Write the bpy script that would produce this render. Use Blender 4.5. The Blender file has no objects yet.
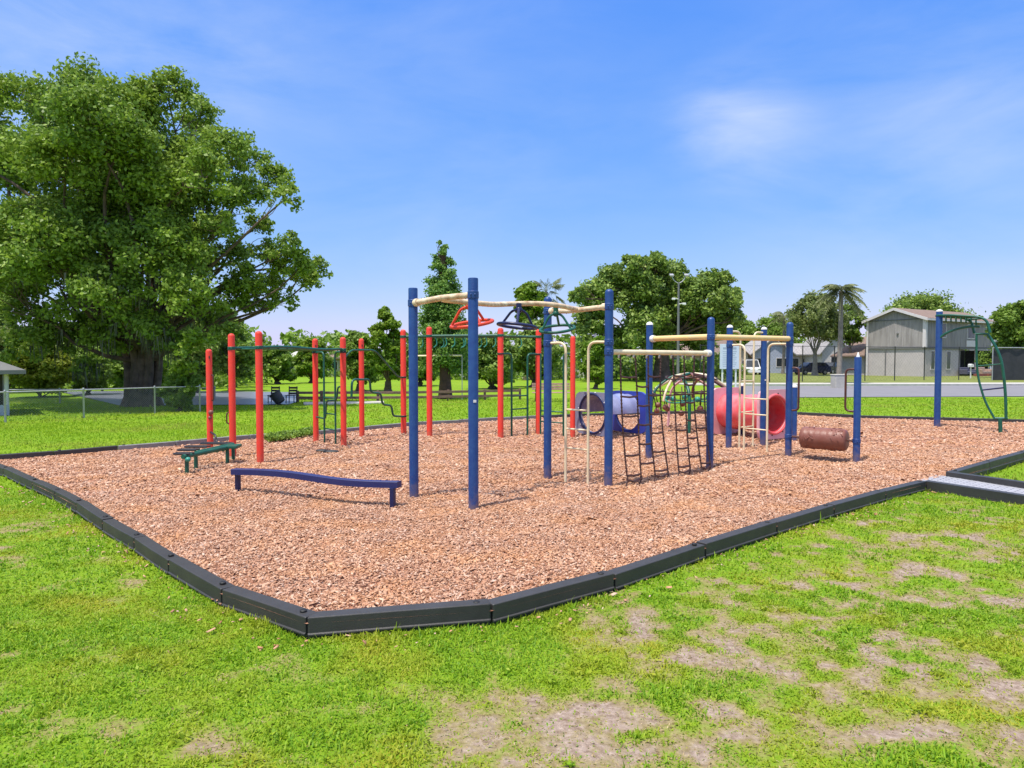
import bpy, bmesh, math, random
import numpy as np
from mathutils import Vector, Matrix, geometry

random.seed(7)
RNG = np.random.default_rng(7)
SC = bpy.context.scene
COL = SC.collection
R = math.radians

# ------------------------------------------------------------------ camera
CAM_H = 1.72
FPX = 680.0
PITCH = math.atan(23 / FPX)
cam = bpy.data.cameras.new("camera")
cam.sensor_width = 36.0
cam.lens = FPX / 1024 * 36.0
cam.clip_start = 0.05
cam.clip_end = 3000
camo = bpy.data.objects.new("camera", cam)
COL.objects.link(camo)
camo.location = (0, 0, CAM_H)
camo.rotation_euler = (R(90) - PITCH, 0, 0)
SC.camera = camo

# ------------------------------------------------------------------ light
SUN_EL, SUN_AZ = R(71), R(222)
sv = Vector((math.cos(SUN_EL) * math.sin(SUN_AZ), math.cos(SUN_EL) * math.cos(SUN_AZ), math.sin(SUN_EL)))
sun = bpy.data.lights.new("sun", 'SUN')
sun.energy = 3.7
sun.angle = R(1.0)
sun.color = (1.0, 0.95, 0.87)
suno = bpy.data.objects.new("sun", sun)
COL.objects.link(suno)
suno.rotation_euler = sv.to_track_quat('Z', 'Y').to_euler()
suno.location = (0, 0, 30)

W = bpy.data.worlds.new("World")
SC.world = W
W.use_nodes = True
wn, wl = W.node_tree.nodes, W.node_tree.links
wn.clear()
sky = wn.new('ShaderNodeTexSky')
sky.sky_type = 'NISHITA'
sky.sun_disc = False
sky.sun_elevation = SUN_EL
sky.sun_rotation = SUN_AZ
sky.air_density = 1.0
sky.dust_density = 0.6
sky.ozone_density = 1.6
tcw = wn.new('ShaderNodeTexCoord')
mpw = wn.new('ShaderNodeMapping')
mpw.inputs['Scale'].default_value = (1.0, 1.3, 3.2)
mpw.inputs['Location'].default_value = (1.15, 0.4, 0.75)
nzw = wn.new('ShaderNodeTexNoise')
nzw.inputs['Scale'].default_value = 3.2
nzw.inputs['Detail'].default_value = 8
nzw.inputs['Roughness'].default_value = 0.58
nzw.inputs['Distortion'].default_value = 0.35
mxw = wn.new('ShaderNodeMixRGB')
mxw.inputs[2].default_value = (3.6, 4.1, 4.9, 1)
# the sky's colour, graded per channel the way the camera processed it
spw = wn.new('ShaderNodeSeparateColor')
cbw = wn.new('ShaderNodeCombineColor')
for ch, gam, gain in (('Red', 1.265, 0.42), ('Green', 0.73, 0.978), ('Blue', 0.10, 4.2)):
    pw = wn.new('ShaderNodeMath')
    pw.operation = 'POWER'
    pw.inputs[1].default_value = gam
    ml = wn.new('ShaderNodeMath')
    ml.operation = 'MULTIPLY'
    ml.inputs[1].default_value = gain
    wl.new(spw.outputs[ch], pw.inputs[0])
    wl.new(pw.outputs[0], ml.inputs[0])
    wl.new(ml.outputs[0], cbw.inputs[ch])
bgw = wn.new('ShaderNodeBackground')
bgw.inputs['Strength'].default_value = 0.145
outw = wn.new('ShaderNodeOutputWorld')
wl.new(tcw.outputs['Generated'], mpw.inputs['Vector'])
wl.new(mpw.outputs['Vector'], nzw.inputs['Vector'])
wl.new(sky.outputs['Color'], spw.inputs['Color'])
wl.new(cbw.outputs['Color'], mxw.inputs[1])
# bright cloud added out of view overhead, as fill light that softens shade
sxw = wn.new('ShaderNodeSeparateXYZ')
wl.new(tcw.outputs['Generated'], sxw.inputs['Vector'])
hrw = wn.new('ShaderNodeMapRange')
hrw.interpolation_type = 'SMOOTHSTEP'
hrw.inputs['From Min'].default_value = 0.50
hrw.inputs['From Max'].default_value = 0.72
hrw.inputs['To Max'].default_value = 0.62
wl.new(sxw.outputs['Z'], hrw.inputs['Value'])
def patch(px, py, rad, amt):
    u, v = (px - 512) / FPX, (384 - py) / FPX
    d = Vector((u, math.cos(PITCH) + v * math.sin(PITCH), -math.sin(PITCH) + v * math.cos(PITCH))).normalized()
    vd = wn.new('ShaderNodeVectorMath')
    vd.operation = 'DISTANCE'
    vd.inputs[1].default_value = d
    wl.new(tcw.outputs['Generated'], vd.inputs[0])
    mr_ = wn.new('ShaderNodeMapRange')
    mr_.interpolation_type = 'SMOOTHSTEP'
    mr_.inputs['From Min'].default_value = rad
    mr_.inputs['From Max'].default_value = 0.0
    mr_.inputs['To Min'].default_value = 0.0
    mr_.inputs['To Max'].default_value = amt
    wl.new(vd.outputs['Value'], mr_.inputs['Value'])
    return mr_.outputs['Result']


def mth(op, a, b_):
    k = wn.new('ShaderNodeMath')
    k.operation = op
    for i, x in enumerate((a, b_)):
        if isinstance(x, (int, float)):
            k.inputs[i].default_value = x
        else:
            wl.new(x, k.inputs[i])
    return k.outputs[0]


cov = mth('ADD', mth('ADD', patch(745, 132, 0.12, 0.42), patch(930, 160, 0.40, 0.30)), mth('ADD', patch(70, 30, 0.34, 0.5), patch(420, 150, 0.6, 0.22)))
cov = mth('ADD', cov, mth('ADD', patch(705, 120, 0.09, 0.22), patch(960, 95, 0.14, 0.10)))
nfac = wn.new('ShaderNodeMapRange')
nfac.inputs['From Min'].default_value = 0.30
nfac.inputs['From Max'].default_value = 0.72
wl.new(nzw.outputs['Fac'], nfac.inputs['Value'])
cov = mth('MULTIPLY', cov, mth('MULTIPLY', nfac.outputs['Result'], 0.95))
amw = wn.new('ShaderNodeMath')
amw.operation = 'MAXIMUM'
wl.new(cov, amw.inputs[0])
wl.new(hrw.outputs['Result'], amw.inputs[1])
cgw = wn.new('ShaderNodeMixRGB')
cgw.inputs[1].default_value = (4.1, 4.45, 4.95, 1)
cgw.inputs[2].default_value = (8.2, 8.0, 7.8, 1)
wl.new(hrw.outputs['Result'], cgw.inputs[0])
wl.new(cgw.outputs['Color'], mxw.inputs[2])
wl.new(amw.outputs[0], mxw.inputs[0])
wl.new(mxw.outputs['Color'], bgw.inputs['Color'])
wl.new(bgw.outputs['Background'], outw.inputs['Surface'])

SC.view_settings.view_transform = 'Standard'
SC.view_settings.look = 'None'
SC.view_settings.gamma = 1
SC.view_settings.use_curve_mapping = False
SC.view_settings.exposure = 0.5
SC.render.engine = 'CYCLES'
SC.cycles.max_bounces = 6
SC.cycles.transparent_max_bounces = 6

# ------------------------------------------------------------------ helpers: points
CP, SP = math.cos(PITCH), math.sin(PITCH)


def ray(px, py):
    u, v = (px - 512) / FPX, (384 - py) / FPX
    return Vector((u, CP + v * SP, -SP + v * CP))


def G(px, py, z=0.0):
    """world point of a pixel of the measured photograph on the level z"""
    d = ray(px, py)
    t = (z - CAM_H) / d.z
    return Vector((d.x * t, d.y * t, z))


def D(px, py, Y):
    d = ray(px, py)
    t = Y / d.y
    return Vector((d.x * t, Y, CAM_H + d.z * t))


GZ = -0.10      # lawn level

# ------------------------------------------------------------------ helpers: objects
ORG = {}


def tag(o, label=None, cat=None, group=None, kind=None):
    if label:
        o['label'] = label
    if cat:
        o['category'] = cat
    if group:
        o['group'] = group
    if kind:
        o['kind'] = kind
    return o


def thing(name, loc, label, cat, group=None):
    o = bpy.data.objects.new(name, None)
    o.empty_display_size = 0.2
    COL.objects.link(o)
    o.location = loc
    ORG[o.name] = Vector(loc)
    return tag(o, label, cat, group)


def link(name, me, mat, parent=None):
    o = bpy.data.objects.new(name, me)
    COL.objects.link(o)
    if mat is not None:
        me.materials.append(mat)
    if parent is not None:
        o.parent = parent
        ORG[o.name] = ORG[parent.name]
    else:
        ORG[o.name] = Vector((0, 0, 0))
    return o


def np_mesh(name, V, F, mat, parent=None, smooth=False, origin=None):
    V = np.asarray(V, dtype=np.float64)
    if parent is not None:
        V = V - np.array(ORG[parent.name])
    elif origin is not None:
        V = V - np.array(origin)
    F = np.asarray(F, dtype=np.int32)
    me = bpy.data.meshes.new(name)
    me.vertices.add(len(V))
    me.vertices.foreach_set('co', V.astype(np.float32).ravel())
    m, k = F.shape
    me.loops.add(m * k)
    me.loops.foreach_set('vertex_index', F.ravel())
    me.polygons.add(m)
    me.polygons.foreach_set('loop_start', np.arange(0, m * k, k, dtype=np.int32))
    me.update(calc_edges=True)
    if smooth:
        me.polygons.foreach_set('use_smooth', np.ones(m, dtype=bool))
    o = link(name, me, mat, parent)
    if parent is None and origin is not None:
        o.location = origin
        ORG[o.name] = Vector(origin)
    return o


def fillet(pts, r, n=5):
    pts = [Vector(p) for p in pts]
    out = [pts[0]]
    for i in range(1, len(pts) - 1):
        a, b, c = pts[i - 1], pts[i], pts[i + 1]
        d1, d2 = (a - b), (c - b)
        rr = min(r, d1.length * 0.49, d2.length * 0.49)
        p, q = b + d1.normalized() * rr, b + d2.normalized() * rr
        for k in range(n + 1):
            t = k / n
            out.append(p * (1 - t) ** 2 + b * 2 * t * (1 - t) + q * t * t)
    out.append(pts[-1])
    return out


class MB:
    """collects shapes (world coordinates) for ONE mesh object"""

    def __init__(s):
        s.v, s.f, s.sm = [], [], []

    def add(s, vs, fs, smooth=False):
        b = len(s.v)
        s.v += [tuple(v) for v in vs]
        s.f += [tuple(b + i for i in f) for f in fs]
        s.sm += [smooth] * len(fs)

    def box(s, c, size, rot=None, bev=0.0):
        bm = bmesh.new()
        bmesh.ops.create_cube(bm, size=1)
        bmesh.ops.scale(bm, vec=size, verts=bm.verts)
        if bev:
            bmesh.ops.bevel(bm, geom=bm.edges[:], offset=bev, segments=2, affect='EDGES', profile=0.5)
        M = Matrix.Translation(c)
        if rot is not None:
            M = M @ (rot if isinstance(rot, Matrix) else Matrix.Rotation(rot, 4, 'Z'))
        bm.transform(M)
        bm.verts.index_update()
        s.add([v.co.copy() for v in bm.verts], [[v.index for v in f.verts] for f in bm.faces])
        bm.free()

    def tube(s, pts, r, seg=10, cap=True, closed=False, dome=False):
        pts = [Vector(p) for p in pts]
        n = len(pts)
        rad = r if isinstance(r, (list, tuple)) else [r] * n
        tan = []
        for i in range(n):
            if closed:
                t = pts[(i + 1) % n] - pts[i - 1]
            else:
                t = pts[min(i + 1, n - 1)] - pts[max(i - 1, 0)]
            tan.append(t.normalized())
        ref = Vector((0, 0, 1)) if abs(tan[0].z) < 0.9 else Vector((1, 0, 0))
        u = tan[0].cross(ref).normalized()
        vs, fs = [], []
        for i in range(n):
            u = (u - tan[i] * u.dot(tan[i])).normalized()
            w = tan[i].cross(u)
            for k in range(seg):
                a = 2 * math.pi * k / seg
                vs.append(pts[i] + (u * math.cos(a) + w * math.sin(a)) * rad[i])
        for i in range(n if closed else n - 1):
            j = (i + 1) % n
            for k in range(seg):
                k2 = (k + 1) % seg
                fs.append((i * seg + k, i * seg + k2, j * seg + k2, j * seg + k))
        s.add(vs, fs, True)
        if cap and not closed:
            b = len(s.v) - n * seg
            s.f.append(tuple(b + k for k in reversed(range(seg))))
            s.sm.append(False)
            s.f.append(tuple(b + (n - 1) * seg + k for k in range(seg)))
            s.sm.append(False)

    def lathe(s, c, prof, seg=16, M=None):
        """prof: list of (radius, height) around +Z at c"""
        vs, fs = [], []
        T = Matrix.Translation(c) @ (M if M is not None else Matrix.Identity(4))
        for r, z in prof:
            for k in range(seg):
                a = 2 * math.pi * k / seg
                vs.append(T @ Vector((r * math.cos(a), r * math.sin(a), z)))
        for i in range(len(prof) - 1):
            for k in range(seg):
                k2 = (k + 1) % seg
                fs.append((i * seg + k, i * seg + k2, (i + 1) * seg + k2, (i + 1) * seg + k))
        fs.append(tuple(reversed(range(seg))))
        fs.append(tuple((len(prof) - 1) * seg + k for k in range(seg)))
        s.add(vs, fs, True)

    def ball(s, c, r, seg=12, rings=8, sc=(1, 1, 1)):
        prof = [(max(1e-4, r * math.sin(math.pi * i / rings)), -r * math.cos(math.pi * i / rings)) for i in range(rings + 1)]
        s.lathe(c, prof, seg, Matrix.Diagonal((sc[0], sc[1], sc[2], 1)))

    def prism(s, poly, ext):
        """poly: world points of a planar outline, ext: extrusion vector"""
        poly = [Vector(p) for p in poly]
        ext = Vector(ext)
        n = len(poly)
        fs = [tuple(range(n)), tuple(reversed(range(n, 2 * n)))]
        for i in range(n):
            j = (i + 1) % n
            fs.append((i, i + n, j + n, j))
        s.add(poly + [p + ext for p in poly], fs)

    def build(s, name, mat, parent=None, origin=None):
        o = Vector(ORG[parent.name]) if parent is not None else Vector(origin or (0, 0, 0))
        me = bpy.data.meshes.new(name)
        me.from_pydata([(v[0] - o.x, v[1] - o.y, v[2] - o.z) for v in s.v], [], s.f)
        me.polygons.foreach_set('use_smooth', s.sm)
        bm = bmesh.new()
        bm.from_mesh(me)
        bmesh.ops.recalc_face_normals(bm, faces=bm.faces)
        for e in bm.edges:
            if len(e.link_faces) == 2 and e.calc_face_angle(0) > R(40):
                e.smooth = False
        bm.to_mesh(me)
        bm.free()
        ob = link(name, me, mat, parent)
        if parent is None:
            ob.location = o
            ORG[ob.name] = o
        return ob


# ------------------------------------------------------------------ helpers: noise
def vnoise(x, y, seed=0):
    x = np.asarray(x, float)
    y = np.asarray(y, float)
    xi, yi = np.floor(x).astype(np.int64), np.floor(y).astype(np.int64)
    xf, yf = x - xi, y - yi

    def h(a, b):
        n = (a * 374761393 + b * 668265263 + seed * 1442695041) & 0xffffffff
        n = ((n ^ (n >> 13)) * 1274126177) & 0xffffffff
        return ((n ^ (n >> 16)) & 0xffff) / 65535.0
    u, v = xf * xf * (3 - 2 * xf), yf * yf * (3 - 2 * yf)
    return (h(xi, yi) * (1 - u) + h(xi + 1, yi) * u) * (1 - v) + (h(xi, yi + 1) * (1 - u) + h(xi + 1, yi + 1) * u) * v


def fbm(x, y, sc, seed=0, oct=4):
    t, a, n = 0, 0.5, 0
    for i in range(oct):
        t = t + a * vnoise(np.asarray(x) * sc, np.asarray(y) * sc, seed + i * 17)
        n += a
        a *= 0.5
        sc *= 2.03
    return t / n


# ------------------------------------------------------------------ helpers: materials
def new_mat(name):
    m = bpy.data.materials.new(name)
    m.use_nodes = True
    n, l = m.node_tree.nodes, m.node_tree.links
    return m, n, l, n['Principled BSDF']


def paint(name, c, rough=0.45, var=0.18, sc=6.0, bump=0.0, bsc=60.0, metal=0.0, c2=None, spec=0.5, fine=0.0):
    """colour varied by object-space noise, with optional second colour as wear / stain / painted glare"""
    m, n, l, b = new_mat(name)
    tc = n.new('ShaderNodeTexCoord')
    nz = n.new('ShaderNodeTexNoise')
    nz.inputs['Scale'].default_value = sc
    nz.inputs['Detail'].default_value = 6
    nz.inputs['Roughness'].default_value = 0.65
    l.new(tc.outputs['Object'], nz.inputs['Vector'])
    cr = n.new('ShaderNodeValToRGB')
    c2 = c2 or tuple(min(1, x * (1 - var)) for x in c)
    c1 = tuple(min(1, x * (1 + var)) for x in c)
    cr.color_ramp.elements[0].position = 0.32
    cr.color_ramp.elements[0].color = (*c2, 1)
    cr.color_ramp.elements[1].position = 0.68
    cr.color_ramp.elements[1].color = (*c1, 1)
    l.new(nz.outputs['Fac'], cr.inputs['Fac'])
    l.new(cr.outputs['Color'], b.inputs['Base Color'])
    mr = n.new('ShaderNodeMapRange')
    mr.inputs['To Min'].default_value = max(0.05, rough - 0.12)
    mr.inputs['To Max'].default_value = min(1, rough + 0.15)
    l.new(nz.outputs['Fac'], mr.inputs['Value'])
    l.new(mr.outputs['Result'], b.inputs['Roughness'])
    b.inputs['Metallic'].default_value = metal
    b.inputs['Specular IOR Level'].default_value = spec
    if bump:
        nb = n.new('ShaderNodeTexNoise')
        nb.inputs['Scale'].default_value = bsc
        nb.inputs['Detail'].default_value = 4
        l.new(tc.outputs['Object'], nb.inputs['Vector'])
        bp = n.new('ShaderNodeBump')
        bp.inputs['Strength'].default_value = bump
        bp.inputs['Distance'].default_value = 0.02
        l.new(nb.outputs['Fac'], bp.inputs['Height'])
        l.new(bp.outputs['Normal'], b.inputs['Normal'])
    return m


def island(name, cols, rough=0.6, trans=0.0, patch=None, psc=0.5, spec=0.3):
    """one colour per loose piece (leaf, blade, chip), drawn from a ramp; patch: (colour, amount) by place"""
    m, n, l, b = new_mat(name)
    ge = n.new('ShaderNodeNewGeometry')
    cr = n.new('ShaderNodeValToRGB')
    e = cr.color_ramp.elements
    while len(e) < len(cols):
        e.new(0.5)
    for i, c in enumerate(cols):
        e[i].position = i / (len(cols) - 1)
        e[i].color = (*c, 1)
    l.new(ge.outputs['Random Per Island'], cr.inputs['Fac'])
    col = cr.outputs['Color']
    if patch:
        nz = n.new('ShaderNodeTexNoise')
        nz.inputs['Scale'].default_value = psc
        nz.inputs['Detail'].default_value = 3
        l.new(ge.outputs['Position'], nz.inputs['Vector'])
        mr = n.new('ShaderNodeMapRange')
        mr.inputs['From Min'].default_value = 0.45
        mr.inputs['From Max'].default_value = 0.68
        mr.inputs['To Max'].default_value = patch[1]
        l.new(nz.outputs['Fac'], mr.inputs['Value'])
        mx = n.new('ShaderNodeMixRGB')
        mx.inputs[2].default_value = (*patch[0], 1)
        l.new(mr.outputs['Result'], mx.inputs[0])
        l.new(col, mx.inputs[1])
        col = mx.outputs['Color']
    l.new(col, b.inputs['Base Color'])
    b.inputs['Roughness'].default_value = rough
    b.inputs['Specular IOR Level'].default_value = spec
    if trans:
        tr = n.new('ShaderNodeBsdfTranslucent')
        l.new(col, tr.inputs['Color'])
        ms = n.new('ShaderNodeMixShader')
        ms.inputs[0].default_value = trans
        l.new(b.outputs['BSDF'], ms.inputs[1])
        l.new(tr.outputs['BSDF'], ms.inputs[2])
        l.new(ms.outputs['Shader'], n['Material Output'].inputs['Surface'])
    return m


M = {}
M['blue'] = paint('blue_paint', (0.007, 0.034, 0.16), 0.42, 0.22, 11, 0.10, 40, c2=(0.022, 0.075, 0.235))
M['red'] = paint('red_paint', (0.80, 0.045, 0.024), 0.5, 0.1, 9, 0.08, 40, c2=(0.78, 0.075, 0.05), spec=0.3)
M['green'] = paint('green_paint', (0.008, 0.095, 0.058), 0.4, 0.25, 8)
M['teal'] = paint('teal_plastic', (0.03, 0.26, 0.19), 0.4, 0.2, 8)
M['cream'] = paint('cream_paint', (0.82, 0.70, 0.47), 0.42, 0.06, 4, c2=(0.74, 0.58, 0.35))
M['worn'] = paint('worn_cream_paint', (0.80, 0.66, 0.45), 0.45, 0.1, 9, c2=(0.42, 0.24, 0.12))
M['yellow'] = paint('yellow_paint', (0.80, 0.53, 0.18), 0.42, 0.06, 4, c2=(0.78, 0.58, 0.30))
M['navy'] = paint('navy_paint', (0.008, 0.014, 0.075), 0.38, 0.2, 6)
M['beam'] = paint('balance_beam_paint', (0.010, 0.014, 0.085), 0.45, 0.3, 7, c2=(0.022, 0.027, 0.115))
M['redwheel'] = paint('orange_red_paint', (0.72, 0.06, 0.02), 0.4, 0.15, 6)
M['brownrope'] = paint('brown_coated_chain', (0.06, 0.022, 0.015), 0.5, 0.3, 14, 0.6, 90)
M['brown'] = paint('brown_plastic', (0.17, 0.055, 0.035), 0.42, 0.25, 6, 0.25, 22, c2=(0.24, 0.10, 0.07))
M['brownpipe'] = paint('brown_pipe', (0.09, 0.028, 0.02), 0.4, 0.3, 9)
M['black'] = paint('black_plastic', (0.028, 0.027, 0.027), 0.55, 0.3, 7, 0.15, 60)
M['blackpipe'] = paint('black_pipe', (0.02, 0.018, 0.02), 0.4, 0.3, 7)
M['timber'] = paint('border_plastic', (0.026, 0.025, 0.024), 0.5, 0.25, 3, 0.15, 120, c2=(0.055, 0.052, 0.050), spec=0.45)
M['timbergrey'] = paint('weathered_border_plastic', (0.20, 0.195, 0.19), 0.7, 0.25, 5, 0.15, 120)
M['stake'] = paint('stake_black', (0.012, 0.012, 0.012), 0.5, 0.3, 9)
M['ramp'] = paint('grey_rubber', (0.33, 0.33, 0.36), 0.75, 0.14, 14, 0.3, 90)
M['greyplastic'] = paint('grey_lavender_plastic', (0.23, 0.235, 0.33), 0.45, 0.12, 3)
M['tubeblue'] = paint('blue_tunnel_plastic', (0.25, 0.265, 0.42), 0.25, 0.18, 3)  # lavender base holds the sun's glare on the blue plastic
M['panelblue'] = paint('blue_panel_plastic', (0.03, 0.05, 0.33), 0.35, 0.15, 3)
M['pink'] = paint('faded_pink_plastic', (0.80, 0.42, 0.44), 0.45, 0.12, 3)
M['tubered'] = paint('red_tunnel_plastic', (0.74, 0.045, 0.05), 0.24, 0.12, 3, c2=(0.78, 0.22, 0.23))  # pink second colour paints in the sun's glare on the red tube
M['white'] = paint('white_paint', (0.78, 0.77, 0.74), 0.5, 0.06, 6)
M['steel'] = paint('galvanised_steel', (0.42, 0.42, 0.42), 0.45, 0.15, 12, metal=0.55)
M['wire'] = paint('galvanised_wire', (0.30, 0.31, 0.31), 0.55, 0.15, 12, metal=0.3)
M['darkwire'] = paint('dark_wire', (0.04, 0.042, 0.045), 0.6, 0.15, 12)
M['oldwood'] = paint('weathered_wood', (0.20, 0.115, 0.085), 0.75, 0.35, 5, 0.4, 40)
M['pinkwood'] = paint('pale_wood', (0.42, 0.25, 0.2), 0.65, 0.25, 5, 0.3, 40)
M['darkwood'] = paint('dark_wood', (0.05, 0.038, 0.032), 0.7, 0.3, 5, 0.3, 40)
M['bark'] = paint('oak_bark', (0.13, 0.085, 0.065), 0.9, 0.5, 3, 1.0, 9, c2=(0.055, 0.036, 0.03))
M['barkred'] = paint('reddish_bark', (0.10, 0.05, 0.035), 0.9, 0.4, 3, 1.0, 9, c2=(0.045, 0.025, 0.018))
M['palmbark'] = paint('palm_bark', (0.22, 0.19, 0.165), 0.9, 0.3, 3, 0.8, 12)
M['concrete'] = paint('concrete', (0.48, 0.45, 0.40), 0.85, 0.12, 2, 0.2, 30)
M['asphalt'] = paint('asphalt', (0.20, 0.19, 0.20), 0.9, 0.1, 0.7, 0.2, 60)
M['kerb'] = paint('kerb_concrete', (0.42, 0.41, 0.38), 0.85, 0.15, 3)
M['glass'] = paint('window_glass', (0.025, 0.03, 0.035), 0.12, 0.2, 2, spec=0.8)
M['tyre'] = paint('tyre_rubber', (0.02, 0.02, 0.02), 0.8, 0.2, 8)
M['rim'] = paint('alloy_rim', (0.4, 0.4, 0.42), 0.3, 0.1, 8, metal=0.8)
M['lamp'] = paint('lamp_lens', (0.7, 0.68, 0.62), 0.2, 0.05, 8)
M['shingle'] = paint('brown_shingles', (0.22, 0.15, 0.115), 0.9, 0.2, 3, 0.5, 20)
M['greyshingle'] = paint('grey_shingles', (0.33, 0.31, 0.30), 0.9, 0.2, 3, 0.5, 20)
M['stucco'] = paint('grey_stucco', (0.53, 0.475, 0.46), 0.9, 0.07, 1.2, 0.2, 40)
M['stuccowarm'] = paint('beige_stucco', (0.44, 0.38, 0.32), 0.9, 0.08, 1.2, 0.2, 40)
M['stuccoblue'] = paint('pale_blue_stucco', (0.42, 0.45, 0.55), 0.85, 0.06, 1.2)
M['stuccowhite'] = paint('white_stucco', (0.6, 0.58, 0.55), 0.85, 0.06, 1.2)
M['trim'] = paint('white_trim', (0.68, 0.63, 0.62), 0.6, 0.06, 3)
M['darktrim'] = paint('grey_band', (0.16, 0.16, 0.155), 0.7, 0.1, 3)
M['shade'] = paint('dark_screen', (0.035, 0.037, 0.043), 0.85, 0.25, 2.5)  # screen of the fence, and the shade painted into the porch
M['sofa'] = paint('blue_grey_fabric', (0.10, 0.10, 0.15), 0.9, 0.15, 6)
M['sofabeige'] = paint('beige_fabric', (0.42, 0.3, 0.24), 0.9, 0.15, 6)
M['brick'] = paint('red_brick', (0.28, 0.09, 0.07), 0.85, 0.3, 9)
M['carblue'] = paint('dark_blue_car_paint', (0.012, 0.018, 0.055), 0.2, 0.1, 2, spec=0.8)
M['carblack'] = paint('black_car_paint', (0.012, 0.013, 0.018), 0.22, 0.1, 2, spec=0.8)
M['carwhite'] = paint('white_car_paint', (0.7, 0.7, 0.7), 0.25, 0.03, 2, spec=0.7)
M['board'] = paint('notice_board_face', (0.62, 0.68, 0.78), 0.5, 0.05, 3)
M['text'] = paint('faded_print', (0.36, 0.42, 0.52), 0.6, 0.1, 3)
M['moss'] = island('spanish_moss', [(0.08, 0.09, 0.06), (0.13, 0.135, 0.095), (0.18, 0.18, 0.13)], 0.9, 0.25)


def siding():
    m, n, l, b = new_mat('grey_batten_siding')
    tc = n.new('ShaderNodeTexCoord')
    nz = n.new('ShaderNodeTexNoise')
    nz.inputs['Scale'].default_value = 0.9
    nz.inputs['Detail'].default_value = 6
    mp = n.new('ShaderNodeMapping')
    mp.inputs['Scale'].default_value = (3, 3, 0.5)
    l.new(tc.outputs['Object'], mp.inputs['Vector'])
    l.new(mp.outputs['Vector'], nz.inputs['Vector'])
    cr = n.new('ShaderNodeValToRGB')
    cr.color_ramp.elements[0].position = 0.3
    cr.color_ramp.elements[0].color = (0.28, 0.255, 0.245, 1)
    cr.color_ramp.elements[1].position = 0.7
    cr.color_ramp.elements[1].color = (0.42, 0.385, 0.37, 1)
    l.new(nz.outputs['Fac'], cr.inputs['Fac'])
    l.new(cr.outputs['Color'], b.inputs['Base Color'])
    b.inputs['Roughness'].default_value = 0.85
    return m


M['siding'] = siding()


def splash(m, col):
    """dust and mulch stain round the foot of a post"""
    n, l = m.node_tree.nodes, m.node_tree.links
    b = n['Principled BSDF']
    src = b.inputs['Base Color'].links[0].from_socket
    ge = n.new('ShaderNodeNewGeometry')
    sp = n.new('ShaderNodeSeparateXYZ')
    l.new(ge.outputs['Position'], sp.inputs['Vector'])
    nz = n.new('ShaderNodeTexNoise')
    nz.inputs['Scale'].default_value = 18
    nz.inputs['Detail'].default_value = 5
    l.new(ge.outputs['Position'], nz.inputs['Vector'])
    ad = n.new('ShaderNodeMath')
    ad.operation = 'MULTIPLY_ADD'
    ad.inputs[1].default_value = 0.55
    l.new(nz.outputs['Fac'], ad.inputs[0])
    l.new(sp.outputs['Z'], ad.inputs[2])
    mr = n.new('ShaderNodeMapRange')
    mr.inputs['From Min'].default_value = 0.52
    mr.inputs['From Max'].default_value = 0.22
    mr.inputs['To Max'].default_value = 0.6
    l.new(ad.outputs[0], mr.inputs['Value'])
    mx = n.new('ShaderNodeMixRGB')
    mx.inputs[2].default_value = (*col, 1)
    l.new(mr.outputs['Result'], mx.inputs[0])
    l.new(src, mx.inputs[1])
    # fine scuffs
    n2 = n.new('ShaderNodeTexNoise')
    n2.inputs['Scale'].default_value = 34
    n2.inputs['Detail'].default_value = 7
    n2.inputs['Roughness'].default_value = 0.75
    l.new(ge.outputs['Position'], n2.inputs['Vector'])
    m2 = n.new('ShaderNodeMapRange')
    m2.inputs['From Min'].default_value = 0.64
    m2.inputs['From Max'].default_value = 0.72
    m2.inputs['To Max'].default_value = 0.4
    l.new(n2.outputs['Fac'], m2.inputs['Value'])
    m3 = n.new('ShaderNodeMixRGB')
    m3.inputs[2].default_value = (0.42, 0.42, 0.46, 1)
    l.new(m2.outputs['Result'], m3.inputs[0])
    l.new(mx.outputs['Color'], m3.inputs[1])
    l.new(m3.outputs['Color'], b.inputs['Base Color'])


splash(M['blue'], (0.24, 0.15, 0.10))
splash(M['red'], (0.42, 0.16, 0.09))

# leaves, blades, chips
M['oakleaf'] = island('oak_leaves', [(0.112, 0.184, 0.031), (0.193, 0.306, 0.040), (0.274, 0.405, 0.050), (0.161, 0.259, 0.040), (0.385, 0.526, 0.073)], 0.5, 0.32, ((0.27, 0.37, 0.035), 0.65), 0.35)
M['darkleaf'] = island('dark_leaves', [(0.095, 0.160, 0.038), (0.173, 0.271, 0.052), (0.263, 0.368, 0.065), (0.348, 0.449, 0.080)], 0.5, 0.28, ((0.20, 0.28, 0.04), 0.55), 0.3)
M['brightleaf'] = island('bright_leaves', [(0.112, 0.204, 0.018), (0.175, 0.300, 0.024), (0.250, 0.372, 0.030), (0.125, 0.240, 0.024)], 0.55, 0.35, ((0.26, 0.33, 0.03), 0.6), 0.3)
M['midleaf'] = island('mid_leaves', [(0.115, 0.194, 0.029), (0.194, 0.309, 0.039), (0.274, 0.406, 0.055), (0.161, 0.252, 0.039)], 0.5, 0.32, ((0.13, 0.2, 0.025), 0.5), 0.3)
M['yellowleaf'] = island('yellow_green_leaves', [(0.16, 0.2, 0.015), (0.24, 0.3, 0.02), (0.34, 0.38, 0.03), (0.14, 0.22, 0.02)], 0.55, 0.4)
M['paleleaf'] = island('pale_leaves', [(0.144, 0.176, 0.055), (0.216, 0.275, 0.066), (0.288, 0.330, 0.110), (0.108, 0.165, 0.033)], 0.55, 0.35)
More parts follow.
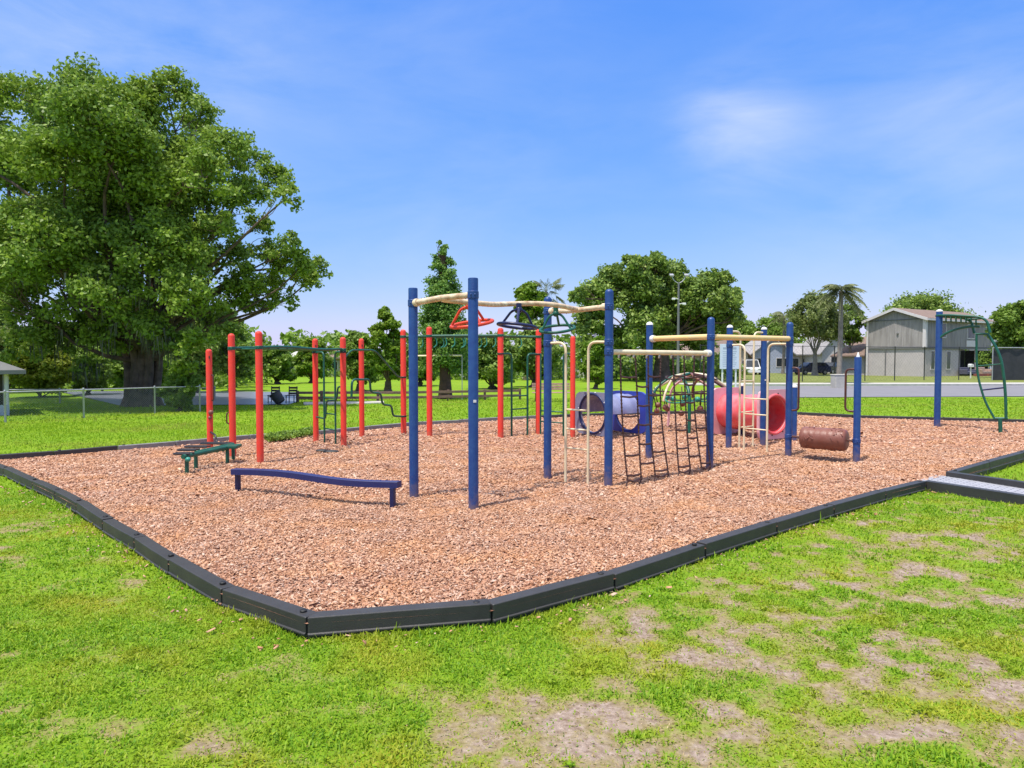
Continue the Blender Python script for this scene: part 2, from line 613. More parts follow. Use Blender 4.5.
M['cypleaf'] = island('cypress_leaves', [(0.091, 0.195, 0.047), (0.151, 0.286, 0.057), (0.227, 0.377, 0.073), (0.302, 0.455, 0.078)], 0.55, 0.3)
M['frond'] = island('palm_fronds', [(0.10, 0.13, 0.045), (0.17, 0.20, 0.075), (0.25, 0.26, 0.12), (0.13, 0.17, 0.05)], 0.5, 0.25)
M['blade'] = island('grass_blades', [(0.10, 0.23, 0.010), (0.19, 0.37, 0.012), (0.29, 0.45, 0.014), (0.15, 0.33, 0.010), (0.36, 0.46, 0.03), (0.24, 0.42, 0.012)], 0.55, 0.35, ((0.46, 0.43, 0.035), 0.85), 1.3)
M['farblade'] = island('far_grass_blades', [(0.22, 0.38, 0.014), (0.28, 0.45, 0.016), (0.34, 0.49, 0.02), (0.26, 0.42, 0.016)], 0.6, 0.45, ((0.38, 0.35, 0.07), 0.6), 0.45)
M['straw'] = island('dry_grass', [(0.16, 0.11, 0.04), (0.34, 0.24, 0.11), (0.50, 0.39, 0.22), (0.20, 0.19, 0.03), (0.34, 0.34, 0.05), (0.24, 0.15, 0.07)], 0.8, 0.2)
M['chip'] = island('wood_chips', [(0.17, 0.072, 0.043), (0.48, 0.25, 0.145), (0.64, 0.385, 0.245), (0.55, 0.295, 0.17), (0.74, 0.53, 0.39), (0.31, 0.145, 0.085), (0.66, 0.365, 0.225)], 0.8, 0.0, ((0.60, 0.27, 0.09), 0.38), 1.6)


def damp(m):
    n, l = m.node_tree.nodes, m.node_tree.links
    b = n['Principled BSDF']
    src = b.inputs['Base Color'].links[0].from_socket
    ge = n.new('ShaderNodeNewGeometry')
    nz = n.new('ShaderNodeTexNoise')
    nz.inputs['Scale'].default_value = 0.75
    nz.inputs['Detail'].default_value = 5
    nz.inputs['Roughness'].default_value = 0.6
    l.new(ge.outputs['Position'], nz.inputs['Vector'])
    mr = n.new('ShaderNodeMapRange')
    mr.inputs['From Min'].default_value = 0.42
    mr.inputs['From Max'].default_value = 0.66
    mr.inputs['To Max'].default_value = 0.8
    l.new(nz.outputs['Fac'], mr.inputs['Value'])
    mx = n.new('ShaderNodeMixRGB')
    mx.blend_type = 'MULTIPLY'
    mx.inputs[2].default_value = (0.84, 0.82, 0.86, 1)
    l.new(mr.outputs['Result'], mx.inputs[0])
    l.new(src, mx.inputs[1])
    l.new(mx.outputs['Color'], b.inputs['Base Color'])


damp(M['chip'])


def mulch_mat():
    m, n, l, b = new_mat('wood_mulch')
    tc = n.new('ShaderNodeTexCoord')
    vo = n.new('ShaderNodeTexVoronoi')
    vo.inputs['Scale'].default_value = 26
    vo.inputs['Randomness'].default_value = 1
    mp = n.new('ShaderNodeMapping')
    mp.inputs['Scale'].default_value = (1, 1, 1)
    l.new(tc.outputs['Object'], mp.inputs['Vector'])
    nd = n.new('ShaderNodeTexNoise')
    nd.inputs['Scale'].default_value = 8
    l.new(mp.outputs['Vector'], nd.inputs['Vector'])
    ad = n.new('ShaderNodeMixRGB')
    ad.blend_type = 'ADD'
    ad.inputs[0].default_value = 0.12
    l.new(mp.outputs['Vector'], ad.inputs[1])
    l.new(nd.outputs['Color'], ad.inputs[2])
    l.new(ad.outputs['Color'], vo.inputs['Vector'])
    cr = n.new('ShaderNodeValToRGB')
    e = cr.color_ramp.elements
    for p, c in ((0.25, (0.40, 0.18, 0.105)), (0.5, (0.50, 0.27, 0.17)), (0.75, (0.32, 0.14, 0.08))):
        e.new(p).color = (*c, 1)
    e[0].color = (0.26, 0.1, 0.055, 1)
    e[-1].color = (0.6, 0.38, 0.26, 1)
    sp = n.new('ShaderNodeSeparateColor')
    l.new(vo.outputs['Color'], sp.inputs['Color'])
    l.new(sp.outputs['Red'], cr.inputs['Fac'])
    n2 = n.new('ShaderNodeTexNoise')
    n2.inputs['Scale'].default_value = 0.9
    n2.inputs['Detail'].default_value = 4
    l.new(tc.outputs['Object'], n2.inputs['Vector'])
    mr = n.new('ShaderNodeMapRange')
    mr.inputs['From Min'].default_value = 0.5
    mr.inputs['From Max'].default_value = 0.72
    mr.inputs['To Max'].default_value = 0.35
    l.new(n2.outputs['Fac'], mr.inputs['Value'])
    mx = n.new('ShaderNodeMixRGB')
    mx.inputs[2].default_value = (0.46, 0.18, 0.06, 1)
    l.new(mr.outputs['Result'], mx.inputs[0])
    l.new(cr.outputs['Color'], mx.inputs[1])
    l.new(mx.outputs['Color'], b.inputs['Base Color'])
    b.inputs['Roughness'].default_value = 0.9
    bp = n.new('ShaderNodeBump')
    bp.inputs['Strength'].default_value = 0.8
    bp.inputs['Distance'].default_value = 0.03
    l.new(vo.outputs['Distance'], bp.inputs['Height'])
    l.new(bp.outputs['Normal'], b.inputs['Normal'])
    return m


def lawn_mat():
    m, n, l, b = new_mat('lawn_turf')
    tc = n.new('ShaderNodeTexCoord')
    at = n.new('ShaderNodeAttribute')
    at.attribute_name = 'cover'

    def nz(sc, det=5):
        k = n.new('ShaderNodeTexNoise')
        k.inputs['Scale'].default_value = sc
        k.inputs['Detail'].default_value = det
        k.inputs['Roughness'].default_value = 0.65
        l.new(tc.outputs['Object'], k.inputs['Vector'])
        return k

    def ramp(src, a, ca, c, cc):
        k = n.new('ShaderNodeValToRGB')
        k.color_ramp.elements[0].position = a
        k.color_ramp.elements[0].color = (*ca, 1)
        k.color_ramp.elements[1].position = c
        k.color_ramp.elements[1].color = (*cc, 1)
        l.new(src, k.inputs['Fac'])
        return k
    soil = ramp(nz(26, 9).outputs['Fac'], 0.33, (0.19, 0.125, 0.085), 0.66, (0.46, 0.36, 0.29))
    g1 = ramp(nz(38, 6).outputs['Fac'], 0.3, (0.115, 0.225, 0.010), 0.72, (0.22, 0.37, 0.016))
    g2 = ramp(nz(0.35, 4).outputs['Fac'], 0.40, (0.0, 0.0, 0.0), 0.75, (1, 1, 1))
    gm = n.new('ShaderNodeMixRGB')
    gm.inputs[2].default_value = (0.30, 0.36, 0.024, 1)
    sc = n.new('ShaderNodeMath')
    sc.operation = 'MULTIPLY'
    sc.inputs[1].default_value = 0.55
    l.new(g2.outputs['Color'], sc.inputs[0])
    l.new(sc.outputs[0], gm.inputs[0])
    l.new(g1.outputs['Color'], gm.inputs[1])
    fine = nz(22, 6)
    add = n.new('ShaderNodeMath')
    add.operation = 'MULTIPLY_ADD'
    add.inputs[1].default_value = 0.7
    l.new(fine.outputs['Fac'], add.inputs[0])
    l.new(at.outputs['Fac'], add.inputs[2])
    mr = n.new('ShaderNodeMapRange')
    mr.inputs['From Min'].default_value = 0.76
    mr.inputs['From Max'].default_value = 1.10
    l.new(add.outputs[0], mr.inputs['Value'])
    th = ramp(nz(30, 6).outputs['Fac'], 0.32, (0.19, 0.15, 0.05), 0.7, (0.40, 0.33, 0.15))
    m0 = n.new('ShaderNodeMapRange')
    m0.inputs['From Min'].default_value = 0.50
    m0.inputs['From Max'].default_value = 0.80
    l.new(add.outputs[0], m0.inputs['Value'])
    sm = n.new('ShaderNodeMixRGB')
    l.new(m0.outputs['Result'], sm.inputs[0])
    l.new(soil.outputs['Color'], sm.inputs[1])
    l.new(th.outputs['Color'], sm.inputs[2])
    mx = n.new('ShaderNodeMixRGB')
    l.new(mr.outputs['Result'], mx.inputs[0])
    l.new(sm.outputs['Color'], mx.inputs[1])
    l.new(gm.outputs['Color'], mx.inputs[2])
    l.new(mx.outputs['Color'], b.inputs['Base Color'])
    b.inputs['Roughness'].default_value = 0.95
    b.inputs['Specular IOR Level'].default_value = 0.15
    bp = n.new('ShaderNodeBump')
    bp.inputs['Strength'].default_value = 0.7
    bp.inputs['Distance'].default_value = 0.04
    l.new(nz(30, 6).outputs['Fac'], bp.inputs['Height'])
    l.new(bp.outputs['Normal'], b.inputs['Normal'])
    return m


def water_mat():
    m, n, l, b = new_mat('pond_water')
    b.inputs['Base Color'].default_value = (0.19, 0.2, 0.235, 1)
    b.inputs['Roughness'].default_value = 0.32
    tc = n.new('ShaderNodeTexCoord')
    k = n.new('ShaderNodeTexNoise')
    k.inputs['Scale'].default_value = 1.5
    k.inputs['Detail'].default_value = 4
    l.new(tc.outputs['Object'], k.inputs['Vector'])
    bp = n.new('ShaderNodeBump')
    bp.inputs['Strength'].default_value = 0.12
    bp.inputs['Distance'].default_value = 0.05
    l.new(k.outputs['Fac'], bp.inputs['Height'])
    l.new(bp.outputs['Normal'], b.inputs['Normal'])
    return m


# ================================================================== THE SETTING
# ---- mulch outline from the border (tops of the timbers)
ZN, ZF = 0.045, 0.09      # timber tops: near runs, far runs
left_px = [(306, 617), (221, 588), (168, 559), (133.6, 537.5), (102, 519), (75.8, 502), (54.7, 491), (32, 480.5), (3, 468)]
front_px = [(306, 617), (492, 604.5), (615, 573.4), (705.7, 543.6), (777.3, 522), (834.5, 505.2), (886.3, 491), (927, 481)]
far_px = [(-19, 456.5), (54, 451), (118.4, 445.6), (176, 441.5), (250, 435.3), (322, 430.6), (368, 426.5), (420, 422), (460, 419.8), (500, 417.6), (542, 415.3)]
Lp = [G(x, y, ZN) for x, y in left_px]
Jp = [G(x, y, ZN) for x, y in front_px]
Fp = [G(x, y, ZF) for x, y in far_px]
corner_l = Fp[0].copy()
Lp.append(Vector((corner_l.x, corner_l.y, ZN)))
far2 = [G(797, 412, ZF), G(852.6, 415, ZF), G(940, 417.3, ZF), G(1024, 419.6, ZF)]
rs = G(957, 471.5, ZF)
right_run = [rs, G(990, 462, ZF), G(1024, 452.5, ZF)]
dr = (right_run[2] - right_run[0]).normalized()
p = right_run[2]
while p.x < 16.0:
    p = p + dr * 1.25
    right_run.append(p)
Fp2 = far2 + [Vector((16.6, 18.55, ZF)), right_run[-1] + dr * 0.6]
mid = []
a, b_ = Fp[-1], far2[0]
nseg = 6
for i in range(1, nseg):
    t = i / nseg
    q = a.lerp(b_, t)
    q.y += 0.9 * math.sin(math.pi * t)
    mid.append(q)
FAR = Fp + mid + Fp2

# outline (counter-clockwise): front corner -> right along the front, ramp mouth, right run, far side back to the left, left run
outline = [(q.x, q.y) for q in Jp]
outline += [(rs.x, rs.y)] + [(q.x, q.y) for q in right_run[1:]]
outline += [(q.x, q.y) for q in reversed(FAR[:-1])]
outline += [(q.x, q.y) for q in reversed(Lp[1:-1])]
OUT = np.array(outline)


def inside(x, y, poly=OUT):
    x, y = np.asarray(x), np.asarray(y)
    c = np.zeros(x.shape, bool)
    n = len(poly)
    j = n - 1
    for i in range(n):
        xi, yi, xj, yj = poly[i][0], poly[i][1], poly[j][0], poly[j][1]
        k = ((yi > y) != (yj > y)) & (x < (xj - xi) * (y - yi) / (yj - yi + 1e-12) + xi)
        c ^= k
        j = i
    return c


def dist_out(x, y, poly=OUT):
    """distance to the outline"""
    x, y = np.asarray(x), np.asarray(y)
    d = np.full(x.shape, 1e9)
    n = len(poly)
    for i in range(n):
        ax, ay = poly[i]
        bx, by = poly[(i + 1) % n]
        L2 = (bx - ax) ** 2 + (by - ay) ** 2 + 1e-9
        t = np.clip(((x - ax) * (bx - ax) + (y - ay) * (by - ay)) / L2, 0, 1)
        d = np.minimum(d, np.hypot(x - ax - t * (bx - ax), y - ay - t * (by - ay)))
    return d


HOLLOWS = [(G(a, b).x, G(a, b).y, r, d) for a, b, r, d in ((825, 459, .55, .05), (640, 479, .5, .04), (685, 471, .5, .04), (580, 481, .4, .035), (480, 488, .5, .03), (520, 482, .5, .03), (327, 450, .4, .05), (757, 448, .5, .04), (596, 434, .5, .04), (776, 443, .5, .04), (1001, 432, .4, .04), (310, 498, .6, .03))]


def mulch_h(x, y):
    h = 0.05 * (fbm(x, y, 0.55, 5, 3) - 0.5) + 0.03 * (fbm(x, y, 2.2, 9, 2) - 0.5)
    for (hx, hy, hr, hd) in HOLLOWS:
        h = h - hd * np.exp(-((x - hx) ** 2 + (y - hy) ** 2) / hr ** 2)
    e = np.clip(dist_out(x, y) / 0.6, 0, 1)
    return h * e


gx = np.arange(-9.5, 18, 0.16)
gy = np.arange(4.0, 23.5, 0.16)
XX, YY = np.meshgrid(gx, gy)
XX = XX.ravel() + RNG.uniform(-0.03, 0.03, XX.size)
YY = YY.ravel() + RNG.uniform(-0.03, 0.03, YY.size)
k = inside(XX, YY) & (dist_out(XX, YY) > 0.1)
ipts = [Vector((x, y)) for x, y in outline] + [Vector((x, y)) for x, y in zip(XX[k], YY[k])]
nb = len(outline)
cv, ce, cf, *_ = geometry.delaunay_2d_cdt(ipts, [], [list(range(nb))], 1, 1e-5)
cxy = np.array([(v.x, v.y) for v in cv])
V3 = np.column_stack([cxy, mulch_h(cxy[:, 0], cxy[:, 1])])
mul = np_mesh('mulch_bed', V3, np.array([list(f) for f in cf if len(f) == 3]), mulch_mat(), smooth=True)
tag(mul, kind='structure')

# ---- ramp mouth geometry
r1 = G(951, 471, ZF)
ramp_a, ramp_b = Jp[-1], r1                      # mouth ends
rdir = (G(1024, 494.7, ZN) - Jp[-1]).normalized()
rdir.z = 0
rdir.normalize()
RL = 3.2

# ---- lawn: one sheet to the horizon, fine near the camera
bare = [(600, 735, 0.5, 0.32), (520, 745, 0.3, 0.25), (850, 560, 0.9, 0.35), (770, 590, 0.5, 0.2), (720, 640, 0.5, 0.25), (930, 690, 0.6, 0.3),
        (960, 540, 0.5, 0.2), (40, 530, 0.75, 0.3), (5, 555, 0.6, 0.3), (60, 712, 0.2, 0.12), (270, 665, 0.2, 0.1), (150, 725, 0.25, 0.12), (200, 740, 0.25, 0.12),
        (880, 620, 0.6, 0.3), (1000, 600, 0.5, 0.3), (820, 720, 0.35, 0.2), (590, 605, 0.35, 0.1), (400, 700, 0.3, 0.12), (700, 700, 0.4, 0.2),
        (300, 745, 0.3, 0.12), (980, 740, 0.4, 0.2), (690, 755, 0.35, 0.2), (640, 690, 0.3, 0.15), (800, 660, 0.5, 0.2)]
BARE = [(G(x, y, GZ), rx, ry) for x, y, rx, ry in bare]


def cover(x, y):
    side = np.clip((x + 0.6) / 2.2, 0, 1)
    c = 0.87 - 0.10 * side
    c = c + (fbm(x, y, 1.1, 31, 3) - 0.5) * (0.45 + 0.25 * side) + (fbm(x, y * 1.35, 3.6, 47, 3) - 0.5) * (0.8 + 0.2 * side) + (fbm(x, y, 8, 57, 3) - 0.5) * (0.8 + 0.6 * side)
    w = (fbm(x, y, 2.6, 77, 3) - 0.5) * 1.1
    for q, rx, ry in BARE:
        dd = ((x - q.x) / (rx * 1.25)) ** 2 + ((y - q.y) / (ry * 1.6)) ** 2
        c = c - 0.20 * np.exp(-np.clip(dd + w, 0, 50))
    far = np.clip((y - 9.5) / 2.5, 0, 1)
    far = np.maximum(far, np.clip((np.abs(x) - 9) / 3, 0, 1))
    c = c * (1 - far) + far * (0.95 + 0.25 * (fbm(x, y, 0.8, 90, 3) - 0.5))
    # greener strip along the front timbers
    d = dist_out(x, y)
    c = c + 0.22 * np.exp(-(d / 0.28) ** 2) * (y < 9)
    return np.clip(c, 0, 1.1)


def axis(lo, hi, step, far_lo, far_hi):
    a = list(np.arange(lo, hi + 1e-6, step))
    s, v = step, hi
    while v < far_hi:
        s *= 1.25
        v += s
        a.append(v)
    s, v = step, lo
    while v > far_lo:
        s *= 1.25
        v -= s
        a.insert(0, v)
    return np.array(a)


ax_x = axis(-8.5, 9.0, 0.075, -900, 900)
ax_y = axis(1.6, 11.0, 0.075, -60, 1500)
AX, AY = np.meshgrid(ax_x, ax_y)
lx, ly = AX.ravel(), AY.ravel()


def lawn_h(x, y):
    near = np.clip((24 - y) / 6, .12, 1)
    h = GZ + near * 0.035 * (fbm(x, y, 1.4, 61, 3) - 0.5) + near * 0.02 * (fbm(x, y, 6, 71, 2) - 0.5)
    return h


lz = lawn_h(lx, ly)
ins = inside(lx, ly) & (dist_out(lx, ly) > 0.25)
lz = np.where(ins, GZ - 0.12, lz)
nxn, nyn = len(ax_x), len(ax_y)
ii = np.arange(nxn * nyn).reshape(nyn, nxn)
LF = np.column_stack([ii[:-1, :-1].ravel(), ii[:-1, 1:].ravel(), ii[1:, 1:].ravel(), ii[1:, :-1].ravel()])
lawn = np_mesh('lawn', np.column_stack([lx, ly, lz]), LF, lawn_mat(), smooth=True)
tag(lawn, kind='structure')
at = lawn.data.attributes.new('cover', 'FLOAT', 'POINT')
at.data.foreach_set('value', cover(lx, ly).astype(np.float32))


# ---- road, kerb, pavement, path, pond
def sheet(name, pts, mat, z, th=None):
    mb = MB()
    q = [Vector((p_[0], p_[1], z)) for p_ in pts]
    if th:
        mb.prism([v - Vector((0, 0, th)) for v in q], (0, 0, th))
    else:
        mb.add(q, [tuple(range(len(q)))])
    return tag(mb.build(name, mat), kind='structure')


def gp(px, py):
    v = G(px, py, GZ)
    return (v.x, v.y)


sheet('road', [gp(722, 397.5), gp(760, 398), gp(1100, 396.5), gp(1400, 396), gp(1400, 385.6), gp(1024, 385.8), gp(735, 386.5)], M['asphalt'], GZ + 0.03)
ka, kb = gp(735, 386.2), gp(1400, 385.4)
kd = (Vector(kb) - Vector(ka)).normalized()
kn = Vector((-kd.y, kd.x))
mb = MB()
mb.prism([(ka[0], ka[1], GZ), (kb[0], kb[1], GZ), (kb[0] + kn.x * .3, kb[1] + kn.y * .3, GZ), (ka[0] + kn.x * .3, ka[1] + kn.y * .3, GZ)], (0, 0, 0.15))
tag(mb.build('kerb', M['kerb']), kind='structure')
sheet('pavement', [(ka[0] - 3 + kn.x * 1.5, ka[1] + kn.y * 1.5), (kb[0] + kn.x * 1.5, kb[1] + kn.y * 1.5), (kb[0] + kn.x * 5.6, kb[1] + kn.y * 5.6), (ka[0] - 3 + kn.x * 5.6, ka[1] + kn.y * 5.6)], M['concrete'], GZ + 0.06, 0.08)
vm = paint('dry_verge_grass', (0.20, 0.215, 0.06), 0.95, 0.2, 1.2, 0.5, 12, c2=(0.12, 0.15, 0.035), spec=0.15)
sheet('verge', [(ka[0] - 2 + kn.x * 5.7, ka[1] + kn.y * 5.7), (kb[0] + kn.x * 5.7, kb[1] + kn.y * 5.7), (kb[0] + kn.x * 95 + 60, kb[1] + kn.y * 95), (ka[0] - 6 + kn.x * 80, ka[1] + kn.y * 80)], vm, GZ + 0.035)
sheet('path', [gp(304, 405.2), gp(384, 403.6), gp(384, 402.0), gp(303, 403.2)], M['concrete'], GZ + 0.05, 0.07)
POND = [gp(120, 406.2), gp(210, 405.5), gp(288, 405), gp(299, 402), gp(297, 392.6), gp(150, 391), gp(60, 392)]
sheet('pond', POND, water_mat(), GZ + 0.03)

# ================================================================== BORDER TIMBERS
def timber(a, b, inn, top_dz, mat, label, group, stake=True):
    a, b = Vector(a), Vector(b)
    d = (b - a)
    L = d.length
    d.normalize()
    n = Vector((inn.x, inn.y, 0)).normalized()
    c = (a + b) / 2
    root = thing('border_timber', (c.x, c.y, GZ), label, 'border timber', group)
    prof = [(0.006, 0.0), (0.002, -0.002), (0, -0.006), (0, -0.104), (-0.011, -0.110), (-0.011, -0.119), (0.010, -0.123), (0.016, -0.28), (0.112, -0.28), (0.112, -0.006), (0.110, -0.002), (0.106, 0.0)]
    mb_ = MB()
    g = 0.010
    z0 = random.uniform(-0.010, 0.010)
    z1 = random.uniform(-0.010, 0.010)
    rows = [(g, 0.012, 0), (g + 0.012, 0, 0), (L * 0.5, 0, random.uniform(-0.006, 0.006)), (L - g - 0.012, 0, 0), (L - g, 0.012, 0)]
    vs, fs = [], []
    m = len(prof)
    for s_, ins_, bow in rows:
        for (o, z) in prof:
            o2 = 0.056 + (o - 0.056) * (1 - ins_ * 6)
            vs.append(a + d * s_ + n * (o2 + bow) + Vector((0, 0, z * (1 - ins_ * 3) - ins_ * 0.3 + top_dz + z0 + (z1 - z0) * s_ / L)))
    for i in range(len(rows) - 1):
        for k_ in range(m):
            k2 = (k_ + 1) % m
            fs.append((i * m + k_, i * m + k2, (i + 1) * m + k2, (i + 1) * m + k_))
    fs.append(tuple(range(m)))
    fs.append(tuple(reversed(range((len(rows) - 1) * m, len(rows) * m))))
    mb_.add(vs, fs)
    mb_.build('body', mat, root)
    if stake:
        s_ = MB()
        q = a + d * 0.10 + n * 0.056 + Vector((0, 0, top_dz + 0.001))
        s_.lathe(q, [(0.024, -0.004), (0.024, 0.006), (0.017, 0.011), (0.009, 0.012)], 10)
        s_.build('stake', M['stake'], root)
    return root


def perp_in(a, b, inside_pt):
    d = Vector((b.x - a.x, b.y - a.y, 0)).normalized()
    n = Vector((-d.y, d.x, 0))
    if n.dot(Vector((inside_pt[0] - a.x, inside_pt[1] - a.y, 0))) < 0:
        n = -n
    return n


CEN = (2.0, 11.0)
for i in range(len(Lp) - 1):
    a_, b2 = Lp[i], Lp[i + 1]
    timber(a_, b2, perp_in(a_, b2, CEN), 0, M['timber'], 'black plastic border timber in the run from the near corner to the left edge', 'border timbers on the left side of the mulch')
for i in range(len(Jp) - 1):
    a_, b2 = Jp[i + 1], Jp[i]
    if i == 0:
        timber(a_, b2, perp_in(a_, b2, CEN), 0, M['timber'], 'black plastic border timber lying nearly level across the corner nearest the viewer', 'border timbers on the front side of the mulch')
    else:
        timber(a_, b2, perp_in(a_, b2, CEN), 0, M['timber'], 'black plastic border timber in the front run between the near corner and the ramp', 'border timbers on the front side of the mulch')
for i in range(len(FAR) - 2):
    a_, b2 = FAR[i], FAR[i + 1]
    grey = 2 <= i <= 9
    timber(a_, b2, -perp_in(a_, b2, CEN), 0, M['timbergrey'] if grey else M['timber'],
           'sun-bleached grey border timber at the far edge of the mulch before the lawn' if grey else
           ('dark border timber at the far left corner of the mulch' if i < 2 else 'dark border timber along the far back edge of the mulch towards the road'),
           'border timbers on the far side of the mulch')
for i in range(len(right_run) - 1):
    a_, b2 = right_run[i], right_run[i + 1]
    timber(a_, b2, perp_in(a_, b2, CEN), 0, M['timber'], 'black border timber running right from the back of the ramp', 'border timbers on the right side of the mulch')

# ramp
rt = thing('access_ramp', ((Jp[-1] + r1) / 2)[:2] + (GZ,), 'grey rubber access ramp with black side rails at the right edge of the mulch', 'ramp')
w_ = (r1 - Jp[-1])
w_.z = 0
m1, m2 = Jp[-1] - rdir * 0.16 + w_ * 0.085, Jp[-1] - rdir * 0.16 + w_ * 0.91
mb = MB()
steps = 10
vs, fs = [], []
for i in range(steps + 1):
    s_ = RL * i / steps
    zt = 0.02 + (GZ + 0.03 - 0.02) * max(0, (s_ - 0.2) / (RL - 0.2))
    for q in (m1, m2):
        vs.append((q.x + rdir.x * s_, q.y + rdir.y * s_, zt))
        vs.append((q.x + rdir.x * s_, q.y + rdir.y * s_, GZ - 0.1))
for i in range(steps):
    b0 = i * 4
    fs += [(b0, b0 + 4, b0 + 6, b0 + 2), (b0, b0 + 1, b0 + 5, b0 + 4), (b0 + 2, b0 + 6, b0 + 7, b0 + 3)]
fs += [(0, 2, 3, 1), (steps * 4, steps * 4 + 1, steps * 4 + 3, steps * 4 + 2)]
mb.add(vs, fs)
for i in range(40):      # tread studs
    for j in range(7):
        q = m1.lerp(m2, (j + 0.5) / 7) + rdir * (0.1 + i * 0.077)
        s_ = (0.1 + i * 0.077)
        zt = 0.02 + (GZ + 0.03 - 0.02) * max(0, (s_ - 0.2) / (RL - 0.2))
        mb.box((q.x, q.y, zt + 0.003), (0.018, 0.018, 0.005), math.atan2(rdir.y, rdir.x) + .78)
mb.build('ramp_surface', M['ramp'], rt)
for q, dz in ((Jp[-1], ZN), (r1, ZF)):
    s_ = MB()
    sgn = 1 if q is Jp[-1] else -1
    wn_ = w_.normalized() * 0.12 * sgn
    a_ = Vector((q.x, q.y, dz - 0.004)) - rdir * 0.03
    ln = RL + 0.25
    o = [a_, a_ + rdir * ln + Vector((0, 0, -0.03)), a_ + rdir * ln + Vector((0, 0, -0.25)), a_ + Vector((0, 0, -0.3))]
    s_.prism(o, wn_)
    o2 = [v + Vector((0, 0, -0.115)) - wn_ * 0.1 for v in o[:2]] + [v + Vector((0, 0, -0.13)) - wn_ * 0.1 for v in (o[1], o[0])]
    s_.prism(o2, wn_ * 0.3)
    s_.build('side_rail', M['timber'], rt)

# ================================================================== PLAY EQUIPMENT
def post(root, bx, by, ytop, mat, r=0.058, dome=True, capmat=None, z=None):
    b0 = G(bx, by, 0)
    zt = z if z is not None else D(bx, ytop, b0.y).z
    mb_ = MB()
    if dome:
        pr = [(r, -0.3), (r, zt - 0.05)]
        pr += [(r * math.cos(t), zt - 0.05 + 0.05 * math.sin(t)) for t in (0.3, 0.6, 0.9, 1.2, 1.45)]
    else:
        pr = [(r, -0.3), (r, zt - 0.012), (r * 0.95, zt - 0.003), (r * 0.85, zt)]
    mb_.lathe((b0.x, b0.y, 0), pr, 20)
    po = mb_.build('post', mat, root)
    if capmat:
        c_ = MB()
        c_.lathe((b0.x, b0.y, zt - 0.052), [(r + 0.004, 0)] + [((r + 0.004) * math.cos(t), 0.056 * math.sin(t)) for t in (0.3, 0.6, 0.9, 1.2, 1.45)], 18)
        c_.build('cap', capmat, po)
    return Vector((b0.x, b0.y, zt)), po


def at_z(p, z):
    return Vector((p.x, p.y, z))


def tube(root, name, pts, r, mat, fil=0.0, seg=10, label=None):
    mb_ = MB()
    mb_.tube(fillet(pts, fil) if fil else pts, r, seg)
    o = mb_.build(name, mat, root)
    if label:
        o['label'] = label
    return o


def flange(root, c, d, mat, r=0.062, L=0.09):
    mb_ = MB()
    d = Vector(d).normalized()
    mb_.tube([c, c + d * L], r, 14)
    return mb_.build('bracket', mat, root)


# ---------------- blue structure
B_c = G(608.5, 485)
BL = thing('climbing_structure', (B_c.x, B_c.y, 0), 'blue-post climbing structure with cream beams, three hanging wheels, chain net and brown log roll', 'climbing frame')
B = {}
for key, bx, by, yt, cap, dome in (
        (1, 414, 498, 288, None, False), (2, 473.5, 511, 278, None, False), (3, 547.5, 477, 296.5, None, True), (4, 608.3, 485, 289, None, True),
        (5, 648.7, 459, 322, M['white'], True), (6, 709.6, 467, 317, None, True), (7, 728.6, 448, 325, M['white'], True), (8, 762.7, 444, 327, M['white'], True),
        (9, 788.2, 455, 322, None, True), (10, 856.3, 461, 357, None, False)):
    B[key], po = post(BL, bx, by, yt, M['blue'], 0.058, dome, cap)
    if key in (2, 8):
        mb = MB()
        q = D(bx + (3 if key == 2 else 2), 401 if key == 2 else 380, B[key].y)
        nrm = Vector((0.35, -0.94, 0))
        qq = B[key].copy()
        qq.z = q.z
        mb.box(qq + nrm * 0.058, (0.035, 0.006, 0.03), math.atan2(nrm.x, -nrm.y), 0.001)
        mb.build('sticker', M['white'], po)
    if key == 10:
        mb = MB()
        mb.lathe(B[10] - Vector((0, 0, 0.004)), [(0.03, 0), (0.028, 0.02), (0.016, 0.045), (0.012, 0.075), (0.004, 0.085)], 12)
        mb.build('bolt_cap', M['white'], po)

# overhead track: end crossbars and the wavy centre pipe with three wheels
e1, e2 = at_z(B[1], 2.44), at_z(B[2], 2.47)
e3, e4 = at_z(B[3], 2.45), at_z(B[4], 2.47)
tube(BL, 'crossbar', [e1, e1.lerp(e2, .5) + Vector((0, 0, .015)), e2], 0.036, M['worn'])
tube(BL, 'crossbar', [e3, e3.lerp(e4, .35) + Vector((0, 0, -.02)), e4], 0.036, M['worn'])
for q, dd in ((e1, e2 - e1), (e4, e3 - e4), (e3, e4 - e3)):
    flange(BL, q + dd.normalized() * 0.04, dd, M['cream'], 0.05, 0.06)
s0, s1 = e1.lerp(e2, .5), e3.lerp(e4, .5)
pts = []
sd = Vector(((s1 - s0).y, -(s1 - s0).x, 0)).normalized()
for i in range(33):
    t = i / 32
    wv = math.sin(t * math.pi * 3) * 0.10 * math.sin(math.pi * t) ** 0.4
    zz = -0.035 * math.sin(t * math.pi * 2 + 0.4) * math.sin(math.pi * t) ** .5
    pts.append(s0.lerp(s1, t) + sd * wv + Vector((0, 0, zz)))
tube(BL, 'track', pts, 0.034, M['worn'], seg=12)


